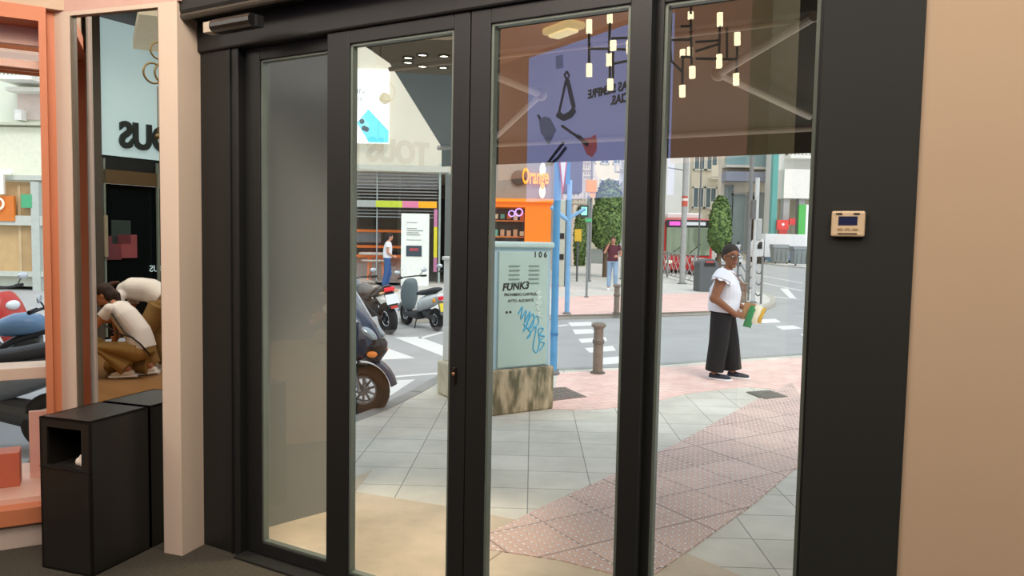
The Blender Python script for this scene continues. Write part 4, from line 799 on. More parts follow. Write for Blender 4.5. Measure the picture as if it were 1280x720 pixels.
# touring scooter close by: its front end shows
bp_ = G(462, 519, RZ)
bs_ = thing('touring_scooter', 'dark blue touring scooter front with orange indicator beside pavement', 'scooter', (bp_.x-.70, bp_.y+.02, RZ), R(-8)); bs_.rotation_euler.x = R(0)
BLU = mat('24364f', .15, .2, .05, 3)
wheel(bs_, .66, .265, .265, .125, '8b8e92', name='front_wheel', spokes=10); wheel(bs_, -.75, .25, .25, .13, '8b8e92', name='rear_wheel', spokes=6)
for s_ in (-.1, .1): MB().tube([(.66, s_, .265), (.55, s_*.9, .62), (.48, s_*.8, .8)], .024, 8).build('fork', CHROME, bs_)
MB().loft([((.66+.31*math.cos(a), 0, .265+.31*math.sin(a)), .02, .09) for a in [PI*(.06+.62*i/8) for i in range(9)]], (0, 1, 0), 12).build('front_fender', BLU, bs_)
MB().loft([((.66, 0, .57), .10, .12), ((.72, 0, .64), .17, .20), ((.62, 0, .80), .20, .25), ((.46, 0, .98), .16, .24), ((.34, 0, 1.14), .10, .18)], (0, 1, 0), 18).build('front_fairing', BLU, bs_, sub=1)
MB().loft([((.68, 0, .60), .14, .14), ((.80, 0, .67), .13, .18), ((.74, 0, .74), .17, .21)], (0, 1, 0), 14).build('lower_nose', BLK2, bs_, sub=1)
for s_ in (-1, 1):
    MB().ell((.73, s_*.12, .84), (.12, .07, .045), M=Matrix.Rotation(R(35), 4, 'Y')).build('headlight', mat('aeb9be', .1, .3), bs_); MB().ell((.80, s_*.17, .64), (.05, .045, .03)).build('indicator', mat('f0883a', .3, emit=.3), bs_)
MB().loft([((.66, 0, .94), .012, .20), ((.48, 0, 1.20), .012, .24), ((.24, 0, 1.5), .012, .17)], (0, 1, 0), 16).build('windscreen', mat('55687c', .08), bs_)
MB().tube([(.66, -.205, .94), (.48, -.245, 1.20), (.24, -.175, 1.5), (.22, 0, 1.54), (.24, .175, 1.5), (.48, .245, 1.20), (.66, .205, .94)], .014, 8).build('screen_rim', mat('d8dde0', .3), bs_)
MB().loft([((.45, 0, .42), .1, .2), ((.0, 0, .36), .12, .22), ((-.4, 0, .5), .2, .22), ((-.8, 0, .66), .14, .18), ((-1.0, 0, .8), .05, .1)], (0, 1, 0), 16).build('body_fairing', BLU, bs_, sub=1)
MB().loft([((.1, 0, .72), .05, .14), ((-.2, 0, .76), .08, .18), ((-.6, 0, .86), .08, .17), ((-.9, 0, .92), .04, .1)], (0, 1, 0), 14).build('seat', mat('232426', .7), bs_, sub=1)
MB().tube([(.16, -.38, 1.04), (.26, -.15, 1.08), (.26, .15, 1.08), (.16, .38, 1.04)], .016, 8).build('handlebar', BLK2, bs_); mirrors(bs_, .34, 1.12, .4)
# bikes seen through the coral display window
scooter('red and grey scooter through the coral window', (at(8, 300, 9.3).x-.3, 9.4, RZ), R(-20), body='7f868c', front='b8382f', seat='2c2d30', lean=R(6), rimc='3a3b3d')
motorbike('light blue motorcycle parked behind the coral window shelf', (at(26, 300, 7.4).x-.1, 7.3, RZ), R(20), tank='6f93b8', tail='7c9cc0', lean=R(5))
scooter('grey scooter low behind the coral window ledge', (at(-40, 300, 5.9).x, 5.9, RZ), R(185), body='7d848a', front='5f666c', lean=R(4))
# ------------------------------------------------------------------ bus and van
bp = G(858, 343, RZ); Yb = bp.y-1.5; kx = Yb/F
wB = (890-829)*kx; hB = at(860, 268, Yb).z-RZ; Lb = 10.0
bus = thing('city_bus', 'red city bus facing the camera behind the lattice railing', 'bus', (at(860, 300, Yb).x, Yb, RZ), R(-7))
RED = mat('c9302e', .3, 0, .03, 1)
MB().side([(0, 0)], 0) if False else None
def bbx(name, x0, x1, y0, y1, z0, z1, ma, par=bus, bev=0): return MB().box(((x0+x1)/2, (y0+y1)/2, (z0+z1)/2), (x1-x0, y1-y0, z1-z0)).build(name, ma, par, bevel=bev)
hw = wB/2
bbx('body', -hw, hw, 0, Lb, .32, hB*.93, RED, bev=.18)
bbx('roof_unit', -hw*.85, hw*.55, .6, Lb*.7, hB*.93, hB*1.03, mat('e8e8e6', .5), bev=.08)
bbx('windscreen', -hw*.88, hw*.88, -.05, .03, hB*.33, hB*.79, mat('8d9c86', .06, .2, .4, .5), bev=.04)
dp = bbx('destination_panel', -hw*.9, hw*.9, -.06, .02, hB*.79, hB*.91, mat('2e2c30', .3), bev=.02)
MB().box((-hw*.55, -.075, hB*.85), (hw*.44, .02, hB*.065)).build('route_display', mat('e85ac0', .4, emit=.8), dp); MB().box((hw*.25, -.075, hB*.85), (hw*.85, .02, hB*.055)).build('destination_text', mat('d7dbe0', .4, emit=.3), dp)
bbx('side_glazing', -hw-.02, -hw+.03, .4, Lb-.4, hB*.36, hB*.86, mat('2f3a33', .1)); bbx('side_glazing', hw-.03, hw+.02, .4, Lb-.4, hB*.36, hB*.86, mat('2f3a33', .1))
bbx('bumper', -hw*.98, hw*.98, -.09, .1, .28, .62, mat('b42a28', .4), bev=.05)
for s_ in (-1, 1):
    MB().ell((s_*hw*.75, -.06, hB*.22), (.22, .06, .1)).build('headlight', mat('f2ecd8', .2, emit=.4), bus)
    MB().lathe([(.46, -.14), (.46, .14)], (s_*(hw-.12), 2.6, .46), 24, Matrix.Rotation(PI/2, 4, 'Y')).build('wheel', RUB, bus); MB().lathe([(.46, -.14), (.46, .14)], (s_*(hw-.12), 8.6, .46), 24, Matrix.Rotation(PI/2, 4, 'Y')).build('wheel', RUB, bus)
    MB().tube([(s_*hw*.9, -.02, hB*.88), (s_*hw*1.08, -.35, hB*.82)], .03).box((s_*hw*1.08, -.35, hB*.68), (.18, .1, .42)).build('mirror', BLK2, bus)
MB().box((-hw*.3, -.08, hB*.36), (.03, .02, .5)).tube([(hw*.0, -.07, hB*.34), (hw*.5, -.07, hB*.52)], .015).tube([(-hw*.7, -.07, hB*.34), (-hw*.2, -.07, hB*.50)], .015).build('wiper', BLK2, bus)
MB().box((hw*.4, -.055, hB*.27), (hw*.5, .02, .16)).build('white_lettering_strip', mat('f2dcd8', .5), bus)
MB().lathe([(.22, 0), (.22, .02), (0, .02)], (-hw*.15, -.01, hB*.27), 20, Matrix.Rotation(PI/2, 4, 'X')).build('emblem', mat('e8746a', .4), bus)
# driver seen behind glass is not distinct; van
p = G(897, 345, RZ); vn = thing('parked_car', 'white car front just right of the red bus', 'car', (at(905, 300, 58).x, 58, RZ), R(-90)); k = 1
CW = mat('eef0f0', .25)
MB().side([(2.0, .3), (2.05, .75), (1.2, .95), (.6, 1.45), (-1.2, 1.48), (-2.0, 1.0), (-2.05, .3)], 1.75).build('body', CW, vn, bevel=.08)
MB().prism([(1.25, -.72, .98), (1.25, .72, .98), (.68, .62, 1.42), (.68, -.62, 1.42)], (.02, 0, .02), (.05, 0, .04)).build('windscreen', DARKGLASS, vn)
for a_ in (-1.3, 1.3):
    for b_ in (-.8, .8): MB().lathe([(.32, -.1), (.32, .1)], (a_, b_, .32), 20, Matrix.Rotation(PI/2, 4, 'X')).build('wheel', RUB, vn)
for b_ in (-.62, .62): MB().ell((2.04, b_, .68), (.05, .18, .09)).build('headlight', mat('d8e2e8', .1), vn)
vv = thing('white_van', 'white and blue lorry parked behind the waste containers', 'van', (at(972, 300, 66).x, 65, RZ), R(180), s=1.15); 
MB().box((0, 0, 1.35), (3.0, 1.6, 1.7)).build('cargo_box', mat('e4e6e8', .4), vv, bevel=.05); MB().prism([(1.55, .8, .5), (2.35, .8, .5), (2.35, .8, 1.1), (1.95, .8, 1.75), (1.55, .8, 1.8)], (0, -1.6, 0), (0, 0, 0)).build('cab', mat('dfe2e4', .4), vv, bevel=.05)
MB().box((1.2, .81, 1.05), (.9, .02, .25)).build('cab_window', DARKGLASS, vv) if False else MB().prism([(1.7, .81, 1.1), (2.2, .81, 1.1), (1.92, .81, 1.6), (1.7, .81, 1.62)], (0, 0, 0), (0, .02, 0)).build('cab_window', DARKGLASS, vv)
MB().box((0, 0, .38), (3.9, 1.55, .2)).build('chassis', mat('4a6f94', .5), vv); MB().box((-.2, .81, .75), (2.4, .02, .4)).build('blue_band', mat('5b87b4', .4), vv)
for a_ in (-1.1, 1.75):
    for b_ in (-.68, .68): MB().lathe([(.33, -.11), (.33, .11)], (a_, b_, .33), 20, Matrix.Rotation(PI/2, 4, 'X')).build('wheel', RUB, vv)
# ------------------------------------------------------------------ people
def hand(mb, w, d, side, palm, s=1, curl=.5):
    """w wrist, d finger direction, side = thumb side, palm = direction the palm faces"""
    d = Vector(d).normalized(); sd = Vector(side); sd = (sd - d*sd.dot(d)).normalized(); pm = d.cross(sd)
    if pm.dot(Vector(palm)) < 0: pm = -pm
    w = Vector(w)
    mb.loft([(w - d*.02*s, .017*s, .026*s), (w+d*.03*s, .017*s, .036*s), (w+d*.085*s, .014*s, .040*s)], sd, 12)
    for i, L in enumerate((.066, .076, .070, .054)):
        b = w + d*.083*s + sd*(.030-.020*i)*s; p1 = b + (d*math.cos(curl*.5)+pm*math.sin(curl*.5))*L*.45*s; p2 = p1 + (d*math.cos(curl*1.3)+pm*math.sin(curl*1.3))*L*.33*s; p3 = p2 + (d*math.cos(curl*2)+pm*math.sin(curl*2))*L*.25*s
        mb.tube([b-d*.015*s, p1, p2, p3], [.0095*s, .009*s, .008*s, .0065*s], 8)
    b = w + d*.02*s + sd*.028*s; t1 = b+(sd*.6+d*.7+pm*.35).normalized()*.045*s; t2 = t1+(sd*.2+d*.9+pm*.5).normalized()*.035*s; mb.tube([b-sd*.01, t1, t2], [.014*s, .011*s, .008*s], 8)
def limb(mb, pts, rad, n=14):
    mb.tube(pts, rad, n)
    for p, r in zip(pts, rad): mb.ell(p, r*1.0, 12, 8)
def person(name, label, root, J, skin, hair, top, legs, shoe, T=None, flip=False, rz=0, vox=.012, det=True, group=None, f=(1, 0, 0), hairstyle='short', sleeve='short', topc=None, wide=False, belly=1.0, bulk=1.0, armk=1.0, hk=1.0, hf=None, solec='f2f2f2'):
    """J: local joints (x forward, y left, z up)"""
    o = thing(name, label, 'person', root, rz, group); V = {k: Vector(v) for k, v in J.items()}
    SK = mat(skin, .55, 0, .02, 5); HR = mat(hair, .8, 0, .2, 30); TP = mat(top, .85, 0, .03, 6); LG = mat(legs, .85, 0, .08, 8); SH = mat(shoe, .7)
    hf = Vector(hf or f).normalized(); up = (V['head'] - V['neck']).normalized(); up = (up*.4+Vector((0, 0, 1))).normalized() if up.z > .3 else up
    hs = up.cross(hf).normalized(); hf = hs.cross(up).normalized()
    HM = (Matrix((hf, hs, up)).transposed()*hk).to_4x4(); h = V['head']; K = lambda x, y, z: h + (hf*x + hs*y + up*z)*hk
    b = MB()
    b.ell(h + up*.02, (.092, .076, .105), 18, 14, HM); b.ell(K(.02, 0, -.05), (.062, .058, .065), 14, 10, HM)
    b.ell(K(.098, 0, -.012), (.018, .014, .022), 8, 6, HM); b.ell(K(.082, 0, -.056), (.014, .026, .010), 8, 6, HM); b.ell(K(.07, 0, -.095), (.025, .028, .018), 8, 6, HM)
    for s_ in (-1, 1): b.ell(K(-.005, s_*.078, -.01), (.018, .01, .03), 8, 6, HM)
    b.tube([V['neck']+(V['chest']-V['neck'])*.25, V['neck'], h-up*.06], [.06, .052, .05], 14)
    tor = [V['pel'], V['waist'], V['chest'], V['neck']]
    b.loft([(tor[0], .10*belly, .14), (tor[1], .10*belly, .13), (tor[2], .10, .15), (tor[2].lerp(tor[3], .6), .08, .13), (tor[3], .05, .06)], V['shL']-V['shR'], 18)
    for s_ in 'LR':
        limb(b, [V['sh'+s_], V['el'+s_], V['wr'+s_]], [.05*armk, .040*armk, .027+.004*(armk > 1)]); th = Vector((0, 0, 1)) if ('th'+s_) not in V else V['th'+s_]
        hand(b, V['wr'+s_], V['hd'+s_]-V['wr'+s_], th, V.get('pm'+s_, Vector((0, -1 if s_ == 'L' else 1, 0))), 1, .7)
        limb(b, [V['hip'+s_], V['kn'+s_], V['an'+s_]], [.085, .055, .040])
    b.build('body', SK, o, T=T, flip=flip, vox=vox)
    # hair
    hr = MB()
    if hairstyle == 'short':
        hr.ell(K(-.012, 0, .045), (.098, .084, .092), 18, 12, HM); hr.ell(K(-.05, 0, .0), (.06, .078, .08), 14, 10, HM)
    elif hairstyle == 'wrap':
        hr.ell(K(-.02, 0, .055), (.100, .086, .088), 18, 12, HM); hr.ell(K(-.06, 0, .02), (.06, .078, .08), 14, 10, HM); hr.ell(K(-.10, 0, .055), (.045, .055, .05), 12, 8, HM)
    else:
        hr.ell(K(-.015, 0, .04), (.102, .088, .098), 18, 12, HM); hr.ell(K(-.06, 0, -.02), (.06, .082, .10), 14, 10, HM)
        hr.tube([K(-.09, 0, .03), K(-.13, 0, -.03), K(-.13, 0, -.14), K(-.10, 0, -.22)], [.04, .045, .035, .015], 10)
    hr.build('hair', HR, o, T=T, flip=flip, vox=vox*.8)
    if det:
        for s_ in (-1, 1):
            e = MB().ell(K(.082, s_*.032, .008), (.012, .015, .009), 10, 8, HM).build('eye', mat('eee8e0', .3), o, T=T, flip=flip); MB().ell(K(.092, s_*.032, .008), (.005, .007, .007), 8, 6, HM).build('iris', mat('2a1c14', .3), e, T=T, flip=flip)
            MB().tube([K(.088, s_*.018, .028), K(.09, s_*.034, .033), K(.08, s_*.05, .027)], .0045, 6).build('eyebrow', HR, o, T=T, flip=flip)
        MB().ell(K(.092, 0, -.056), (.006, .023, .009), 10, 6, HM).build('lips', mat('8a4a44', .5), o, T=T, flip=flip)
    # top
    t = MB(); hem = V['pel'].lerp(V['waist'], -.15)
    t.loft([(hem, .135*belly, .185*bulk), (V['pel'].lerp(V['waist'], .5), .14*belly, .175*bulk), (V['waist'], .14*belly, .16*bulk), (V['waist'].lerp(V['chest'], .5), .14*belly, .165*bulk), (V['chest'], .13*(1+belly)/2, .175*bulk), (V['chest'].lerp(V['neck'], .6), .10, .16), (V['neck'].lerp(V['chest'], .1), .065, .085)], V['shL']-V['shR'], 22)
    for s_ in 'LR':
        q = .45 if sleeve == 'short' else .22; e = V['sh'+s_].lerp(V['el'+s_], q)
        t.tube([V['chest'].lerp(V['sh'+s_], .7), V['sh'+s_], e], [.07, .068*armk, .068*armk if sleeve == 'short' else .08*armk], 14); t.ell(V['sh'+s_], .068, 12, 8)
    t.build('blouse' if sleeve == 'cap' else 't_shirt', TP, o, T=T, flip=flip, vox=vox*.9)
    l = MB(); l.loft([(V['waist'].lerp(V['pel'], .35), .12*belly, .165), (V['pel'], .13*belly, .175), (V['hipL'].lerp(V['hipR'], .5)-(V['waist']-V['pel']).normalized()*.04, .12, .16)], V['hipL']-V['hipR'], 20)
    for s_ in 'LR':
        k = V['kn'+s_]; a = V['an'+s_]; he = k.lerp(a, .96)
        r = [.115*bulk, .105*bulk, .10*bulk] if wide else [.10, .075, .062]; l.tube([V['hip'+s_], k, he], r, 16); l.ell(V['hip'+s_], .10, 12, 8); l.ell(k, r[1], 12, 8)
    l.build('trousers', LG, o, T=T, flip=flip, vox=vox*.9)
    for s_ in 'LR':
        a = V['an'+s_]; toe = V['toe'+s_]; d = (toe-a); d.z *= .3; d.normalize(); uq = V.get('su'+s_, Vector((0, 0, 1))); sd = uq.cross(d).normalized()
        A = a - uq*.045 - d*.05; sh_ = MB(); sh_.loft([(A-d*.01, .03, .03), (A+d*.03, .05, .038), (A+d*.11, .036, .043), (A+d*.19, .027, .045), (A+d*.245, .014, .028)], sd, 14); s2 = sh_.build('shoe', SH, o, T=T, flip=flip, vox=.008)
        so = MB(); so.loft([(A-d*.035-uq*.03, .018, .036), (A+d*.08-uq*.03, .018, .047), (A+d*.19-uq*.03, .018, .053), (A+d*.265-uq*.025, .014, .033)], sd, 12); so.build('sole', mat(solec, .6), s2, T=T, flip=flip)
    return o, V, K
# main standing woman
rt = G(905, 473.5); ANG = R(-14)
J = dict(pel=(-.04, 0, .84), waist=(-.03, 0, .98), chest=(-.01, 0, 1.16), neck=(.0, 0, 1.34), head=(.03, 0, 1.475),
         shL=(-.02, .17, 1.26), elL=(-.02, .22, 1.0), wrL=(.19, .08, .87), hdL=(.30, .0, .86), thL=(0, 0, 1), pmL=(.3, -1, 0),
         shR=(-.06, -.18, 1.26), elR=(-.15, -.25, .99), wrR=(.10, -.17, .80), hdR=(.24, -.07, .79), thR=(0, 0, 1), pmR=(.2, 1, 0),
         hipL=(-.02, .085, .80), knL=(.05, .09, .45), anL=(.10, .09, .09), toeL=(.30, .07, .05),
         hipR=(-.06, -.085, .80), knR=(-.08, -.10, .45), anR=(-.12, -.10, .09), toeR=(.10, -.13, .05))
wo, V, K = person('person', 'person in white blouse and dark trousers holding a green package', rt, J, '8e5c40', '2a211e', 'e6e8f2', '101014', '2b3140', rz=ANG, vox=.009, hairstyle='wrap', sleeve='cap', wide=True, belly=1.34, bulk=1.10, armk=1.5, hk=1.13, hf=(.50, -.87, 0))
rf = MB()
for s_ in 'LR':
    c = V['sh'+s_]; e = V['el'+s_]; d = (e-c).normalized(); a = d.orthogonal().normalized(); b_ = d.cross(a); n = 40; vs = []
    for j in range(n):
        g = 2*PI*j/n; w_ = .012*math.sin(g*7); vs.append(c + d*(.02) + (a*math.cos(g)+b_*math.sin(g))*.082)
    for j in range(n):
        g = 2*PI*j/n; w_ = .012*math.sin(g*7); vs.append(c + d*(.085+w_) + (a*math.cos(g)+b_*math.sin(g))*(.112+w_))
    rf.add(vs, [(j, (j+1) % n, n+(j+1) % n, n+j) for j in range(n)])
rf.build('ruffle', mat('eceef6', .85), wo)
gl_ = MB()
for s_ in (-1, 1): gl_.tube([K(.108+.0, s_*.034+.026*math.cos(a), .006+.018*math.sin(a)) for a in [2*PI*i/16 for i in range(17)]], .003, 6); gl_.tube([K(.105, s_*.06, .012), K(.02, s_*.082, .01)], .003, 6)
gl_.tube([K(.11, -.01, .01), K(.11, .01, .01)], .003, 6); gl_.build('glasses', mat('1c1a1a', .3), wo)
MB().tube([(-.02, -.07, 1.335), (.07, -.085, 1.28), (.19, -.05, 1.15), (.205, -.01, 1.02)], .005, 6).tube([(-.02, .07, 1.335), (.09, .06, 1.26), (.19, .03, 1.13), (.205, -.01, 1.02)], .005, 6).build('necklace', mat('8a5a4a', .5), wo)
hm = Matrix.Rotation(ANG, 4, 'Z'); W_ = lambda p: rt + hm @ Vector(p)
pk = thing('food_package', 'green yellow and white package held by the person in white', 'package', W_((.315, -.13, .80)), ANG, s=1.0)
def crumple(w, d, h_, c, M, name, ma):
    rnd = random.Random(5); mb = MB(); nx, nz = 5, 6; vs = []; fs = []
    for sy in (-1, 1):
        for i in range(nx):
            for j in range(nz):
                u = i/(nx-1)-.5; v = j/(nz-1)-.5; e = (1-abs(2*u)**3)*(1-abs(2*v)**4); vs.append(Vector((u*w+rnd.uniform(-.006, .006), sy*d*e/2+rnd.uniform(-.004, .004), v*h_+rnd.uniform(-.008, .008))))
    for q in range(2):
        for i in range(nx-1):
            for j in range(nz-1): k_ = q*nx*nz; fs.append((k_+i*nz+j, k_+(i+1)*nz+j, k_+(i+1)*nz+j+1, k_+i*nz+j+1))
    return mb.add([v for v in vs], fs, Matrix.Translation(c) @ M).build(name, ma, pk, smooth=True)
TM = Matrix.Rotation(R(18), 4, 'Y')
crumple(.09, .05, .26, (-.045, 0, -.02), TM, 'green_side', mat('1f8a54', .35)); crumple(.09, .055, .22, (.02, -.005, .01), TM, 'white_middle', mat('f0ead0', .35)); crumple(.05, .05, .19, (.075, 0, .0), TM, 'yellow_edge', mat('dcae3a', .35))
pb = tag(MB().prism([(-.05, -.075, -.10), (.09, -.03, -.11), (.12, -.03, .08), (-.0, -.075, .10)], (0, 0, 0), (-.01, .03, 0)).build('paper_bag', mat('b98a62', .8), loc=W_((.215, -.02, .845)), rz=ANG), 'brown folded paper held between both hands of the standing person', 'paper')
# man on the phone
rt = G(765, 362.5)
J = dict(pel=(0, 0, .98), waist=(.0, 0, 1.12), chest=(.0, 0, 1.32), neck=(.01, 0, 1.52), head=(.04, 0, 1.66),
         shL=(.0, .19, 1.44), elL=(.02, .27, 1.17), wrL=(.25, .14, 1.12), hdL=(.36, .07, 1.12), thL=(0, 0, 1), pmL=(0, 0, -1),
         shR=(.0, -.19, 1.44), elR=(.14, -.27, 1.24), wrR=(.12, -.15, 1.50), hdR=(.09, -.11, 1.62), thR=(1, 0, 0), pmR=(0, 1, 0),
         hipL=(0, .09, .94), knL=(.10, .10, .50), anL=(.02, .11, .09), toeL=(.25, .12, .05), hipR=(0, -.09, .94), knR=(.0, -.11, .50), anR=(.08, -.12, .09), toeR=(.3, -.13, .05))
mo, V, K = person('person', 'person walking in maroon t-shirt and jeans with phone at ear', rt, J, 'c08a70', '4a3226', '5a2c38', '8fa9c4', 'e8e8e8', rz=R(-97), vox=.012)
ph_ = MB().box((.075, -.10, 1.665), (.075, .012, .14)).build('phone', BLK2, loc=rt, rz=R(-97), bevel=.004); tag(ph_, 'dark phone held to the ear of the person in maroon', 'phone')
# person in front of the shop, seen from behind
rt = Vector((at(484, 350, 24.0).x, 24.0, 0))
J = dict(pel=(0, 0, .98), waist=(.0, 0, 1.12), chest=(.02, 0, 1.32), neck=(.03, 0, 1.50), head=(.07, 0, 1.63),
         shL=(.0, .18, 1.42), elL=(-.02, .22, 1.15), wrL=(.16, .16, 1.0), hdL=(.28, .12, 1.0), shR=(.0, -.18, 1.42), elR=(.0, -.22, 1.14), wrR=(.18, -.16, 1.0), hdR=(.3, -.12, 1.0),
         hipL=(0, .09, .94), knL=(.08, .10, .50), anL=(-.02, .10, .09), toeL=(.2, .11, .05), hipR=(0, -.09, .94), knR=(-.04, -.10, .50), anR=(-.12, -.1, .1), toeR=(.1, -.11, .05))
person('person', 'person in white t-shirt and jeans before the shop sign board', rt, J, 'c68e74', '2a2422', 'eef1f6', '3d5f94', 'e0e0e0', rz=R(12), vox=.014, hairstyle='long')
# far pedestrians
rt = G(922, 326.5)
person('person', 'distant person in pale top and jeans left of the grey pole', rt, J, 'b98a72', '1d1a1a', 'cfd3dc', '6f86ab', 'dddddd', rz=R(60), vox=.02, det=False, hairstyle='long')
J2 = dict(J); rt = G(719, 323.8)
person('person', 'distant person in a dark jacket among the cafe chairs', rt + Vector((.5, 1.5, 0)), J, 'b98a72', '3a2a22', '5a4a60', '3a3c48', '333333', rz=R(-90), vox=.02, det=False)
# ------------------------------------------------------------------ shop interior met in the mirror and in the panes
SFX = Vector((-9.45, 0, 0)); SFN = Vector((.995, -.095, 0)).normalized(); SFD = Vector((-SFN.y, SFN.x, 0)); SFA = math.atan2(SFD.y, SFD.x)
def SM(x, y): return rr(x, y, MP, MN, SFX, SFN)
def sf_(p): return (p-SFX).dot(SFD)
a1 = SM(121, 100); z_hi = SM(140, 24).z; z_lo = SM(160, 196).z; z_bl = SM(160, 214).z; z_bm = SM(160, 231).z
uS = sf_(SM(160, 165)); zS = SM(162, 184).z; zS2 = SM(162, 149).z
ss = thing('storefront_sign', 'large white lit storefront sign with dark lettering, seen in the mirror', 'sign', SFX, SFA)
uR_ = sf_(a1)
hi_ = min(4.7, z_hi)
MB().box((uR_/2-2.1+.0, .09, (z_lo+hi_)/2), (4.2+uR_, .1, hi_-z_lo)).build('panel', mat('a9c0c4', .6, 0, .04, .5, emit=.75), ss)
cap = (zS2-zS)*.9
text('TOUS', cap*1.4, mat('24302f', .6), ss, (uS+.16, -.0, zS), (PI/2, 0, 0), ext=.02, bold=.02, align='RIGHT', sx=.86)
sw = thing('storefront', 'dark glazed storefront with timber lintel under the white lit sign', 'storefront', SFX, SFA)
for nm, zz0, zz1, mm in (('fascia', z_bl, z_lo, mat('141a1b', .6)), ('lintel', z_bm, z_bl, mat('5a4a30', .6)), ('glazing', .05, z_bm, mat('0c1416', .12))):
    MB().box((uR_/2-2.1, .12 if nm != 'lintel' else .02, (zz0+zz1)/2), (4.2+uR_, .08, zz1-zz0)).build(nm, mm, sw)
for uu in (uR_-.05, uR_-.9): MB().box((uu, -.0, 1.4), (.03, .04, 2.6)).build('glazing_bar', mat('7f8f88', .4), sw)
hd0 = SM(127, 295); MB().box((sf_(hd0), -.05, hd0.z), (.05, .05, .6)).build('door_handle', mat('b8b39f', .3, .4), sw)
st = SM(190, 335); text('TOUS', .14, mat('b9cfd4', .5, emit=.5), sw, (sf_(st)-.15, .06, st.z-.06), (PI/2, 0, 0), ext=.004)
for q, c in (((140, 310), '6a3a44'), ((152, 290), '2f3d3c'), ((160, 308), '8a4a50')):
    w3 = SM(*q); MB().box((sf_(w3), .06, w3.z), (.3, .02, .35)).build('display_card', mat(c, .5, emit=.1), sw)
wall('wall_mall', (SFX+SFD*(uR_-.0)).xy, (SFX+SFD*4.6).xy, 0, 4.8, mat('4a4640', .7)); wall('wall_mall_far', (SFX-SFD*4.6).xy, (SFX-SFD*4.8+SFD*.2).xy, 0, 4.8, WALLB)
# made-up tinted strips standing in for the window wall at the mirror edge
cu_ = thing('edge_strips', 'tall grey and mauve strips standing in for the wall seen at the left mirror edge', 'edge_strips', SM(104, 300).xy.to_3d())
q1 = rr(91, 300, MP, MN, Vector((-8.4, 0, 0)), SFN); q2 = rr(118, 300, MP, MN, Vector((-8.4, 0, 0)), SFN); cu_.location = ((q1+q2)/2).xy.to_3d()
q1 = Wp(.47, -.035, 0); q2 = Wp(.80, -.035, 0); cu_.location = (q1+q2)/2; ln = (q2-q1).xy.length
for i, c in enumerate(('b5aea2', '9c8f88', 'cfb4a8', 'a69e94', 'c0a89c', '8d857c')):
    pts = []; z1 = 4.6; t0 = i/6-.5; dirv = (q1-q2).xy.to_3d().normalized(); nv = Vector((-dirv.y, dirv.x, 0)); mb = MB(); n = 8; vs = []
    for j in range(n+1): u = (t0+j/n/6)*ln*1.04; w_ = .009*math.sin(j/n*PI*2); vs += [dirv*u+nv*w_+Vector((0, 0, .02)), dirv*u+nv*w_+Vector((0, 0, z1))]
    mb.add(vs, [(2*j, 2*j+2, 2*j+3, 2*j+1) for j in range(n)]).build('strip_fold', mat(c, .8), cu_, smooth=True)
# spotlight panel hanging from the ceiling
zp = 4.35
def CP(x, y): d = ray(x, y); p = hitp(EYE, d, DP, DN); d2 = d-2*d.dot(DN)*DN; t = (zp-p.z)/d2.z; return p+d2*t
PC = [CP(460, 49), CP(474, 89), CP(640, 98), CP(640, 50)]
zp2 = zp
cen = sum(PC, Vector())/4
ps_ = thing('ceiling_panel', 'suspended beige ceiling panel with two rows of round spotlights', 'ceiling panel', cen)
MB().prism([p-cen for p in PC], (0, 0, 0), (0, 0, .14)).build('panel', mat('8d8470', .7, emit=1.1), ps_)  # emission added so the panel itself looks lighter in the pane
for (x, y) in ((509, 71), (527, 67.5), (554, 69), (571, 74), (509, 77), (527, 82), (553, 83.5), (571, 80), (600, 70), (600, 84)):
    c = CP(x, y)-cen; s3 = MB().lathe([(.09, 0), (.09, -.02), (.07, -.02), (.07, 0)], c, 18).build('spotlight', BLK2, ps_); MB().lathe([(.062, 0), (.062, -.012), (0, -.012)], c, 16).build('lens', mat('fff4d8', .4, emit=14), s3)
for sx3, sy3 in ((-.7, -.4), (.7, .4)): MB().tube([(sx3, sy3, .14), (sx3, sy3, 4.79-zp)], .008, 6).build('hanger', BLK2, ps_)
# ring ornament hanging before the sign
oc = rr(196, 92, MP, MN, Vector((-7.2, 0, 0)), SFN)
rg = thing('ring_ornament', 'hanging bronze ring ornament in front of the white lit sign', 'ornament', oc); RM_ = mat('6a5a34', .4, .4)
MB().torus((0, .07, .0), .12, .013, 'X').build('ring', RM_, rg); MB().torus((0, -.08, .02), .13, .013, 'X').build('ring', RM_, rg); MB().torus((0, 0, .28), .10, .012, 'X').build('ring', RM_, rg)
MB().tube([(0, 0, .45), (0, 0, 4.79-oc.z)], .006, 6).build('cord', BLK2, rg); MB().tube([(0, .02, -.15), (0, .02, -.75)], .006, 6).ell((0, .02, -.75), .035).build('drop', RM_, rg)
# kneeling women: posed as the mirror shows them, then turned to their true place
RV = lambda v: v - 2*v.dot(MN)*MN
def vm(v): v = Vector((-v[0], -v[1], v[2])); return RV(v)       # local (x to the left of the mirror picture, y to the lens)
VK = at(156, 467, 8.55); VK.z = 0; kr = refl(VK, MP, MN)
TK = lambda p: vm(p)
J = dict(pel=(-.18, 0, .34), waist=(-.13, 0, .50), chest=(.02, 0, .70), neck=(.14, 0, .84), head=(.25, 0, .93),
         shL=(.10, .17, .78), elL=(.26, .20, .58), wrL=(.42, .12, .52), hdL=(.52, .08, .52), shR=(.10, -.17, .78), elR=(.28, -.18, .62), wrR=(.44, -.10, .60), hdR=(.54, -.06, .60),
         hipL=(-.18, .10, .30), knL=(.28, .13, .36), anL=(-.08, .12, .10), toeL=(.12, .13, .05), hipR=(-.18, -.10, .30), knR=(.22, -.12, .10), anR=(-.22, -.11, .10), toeR=(-.04, -.1, .03))
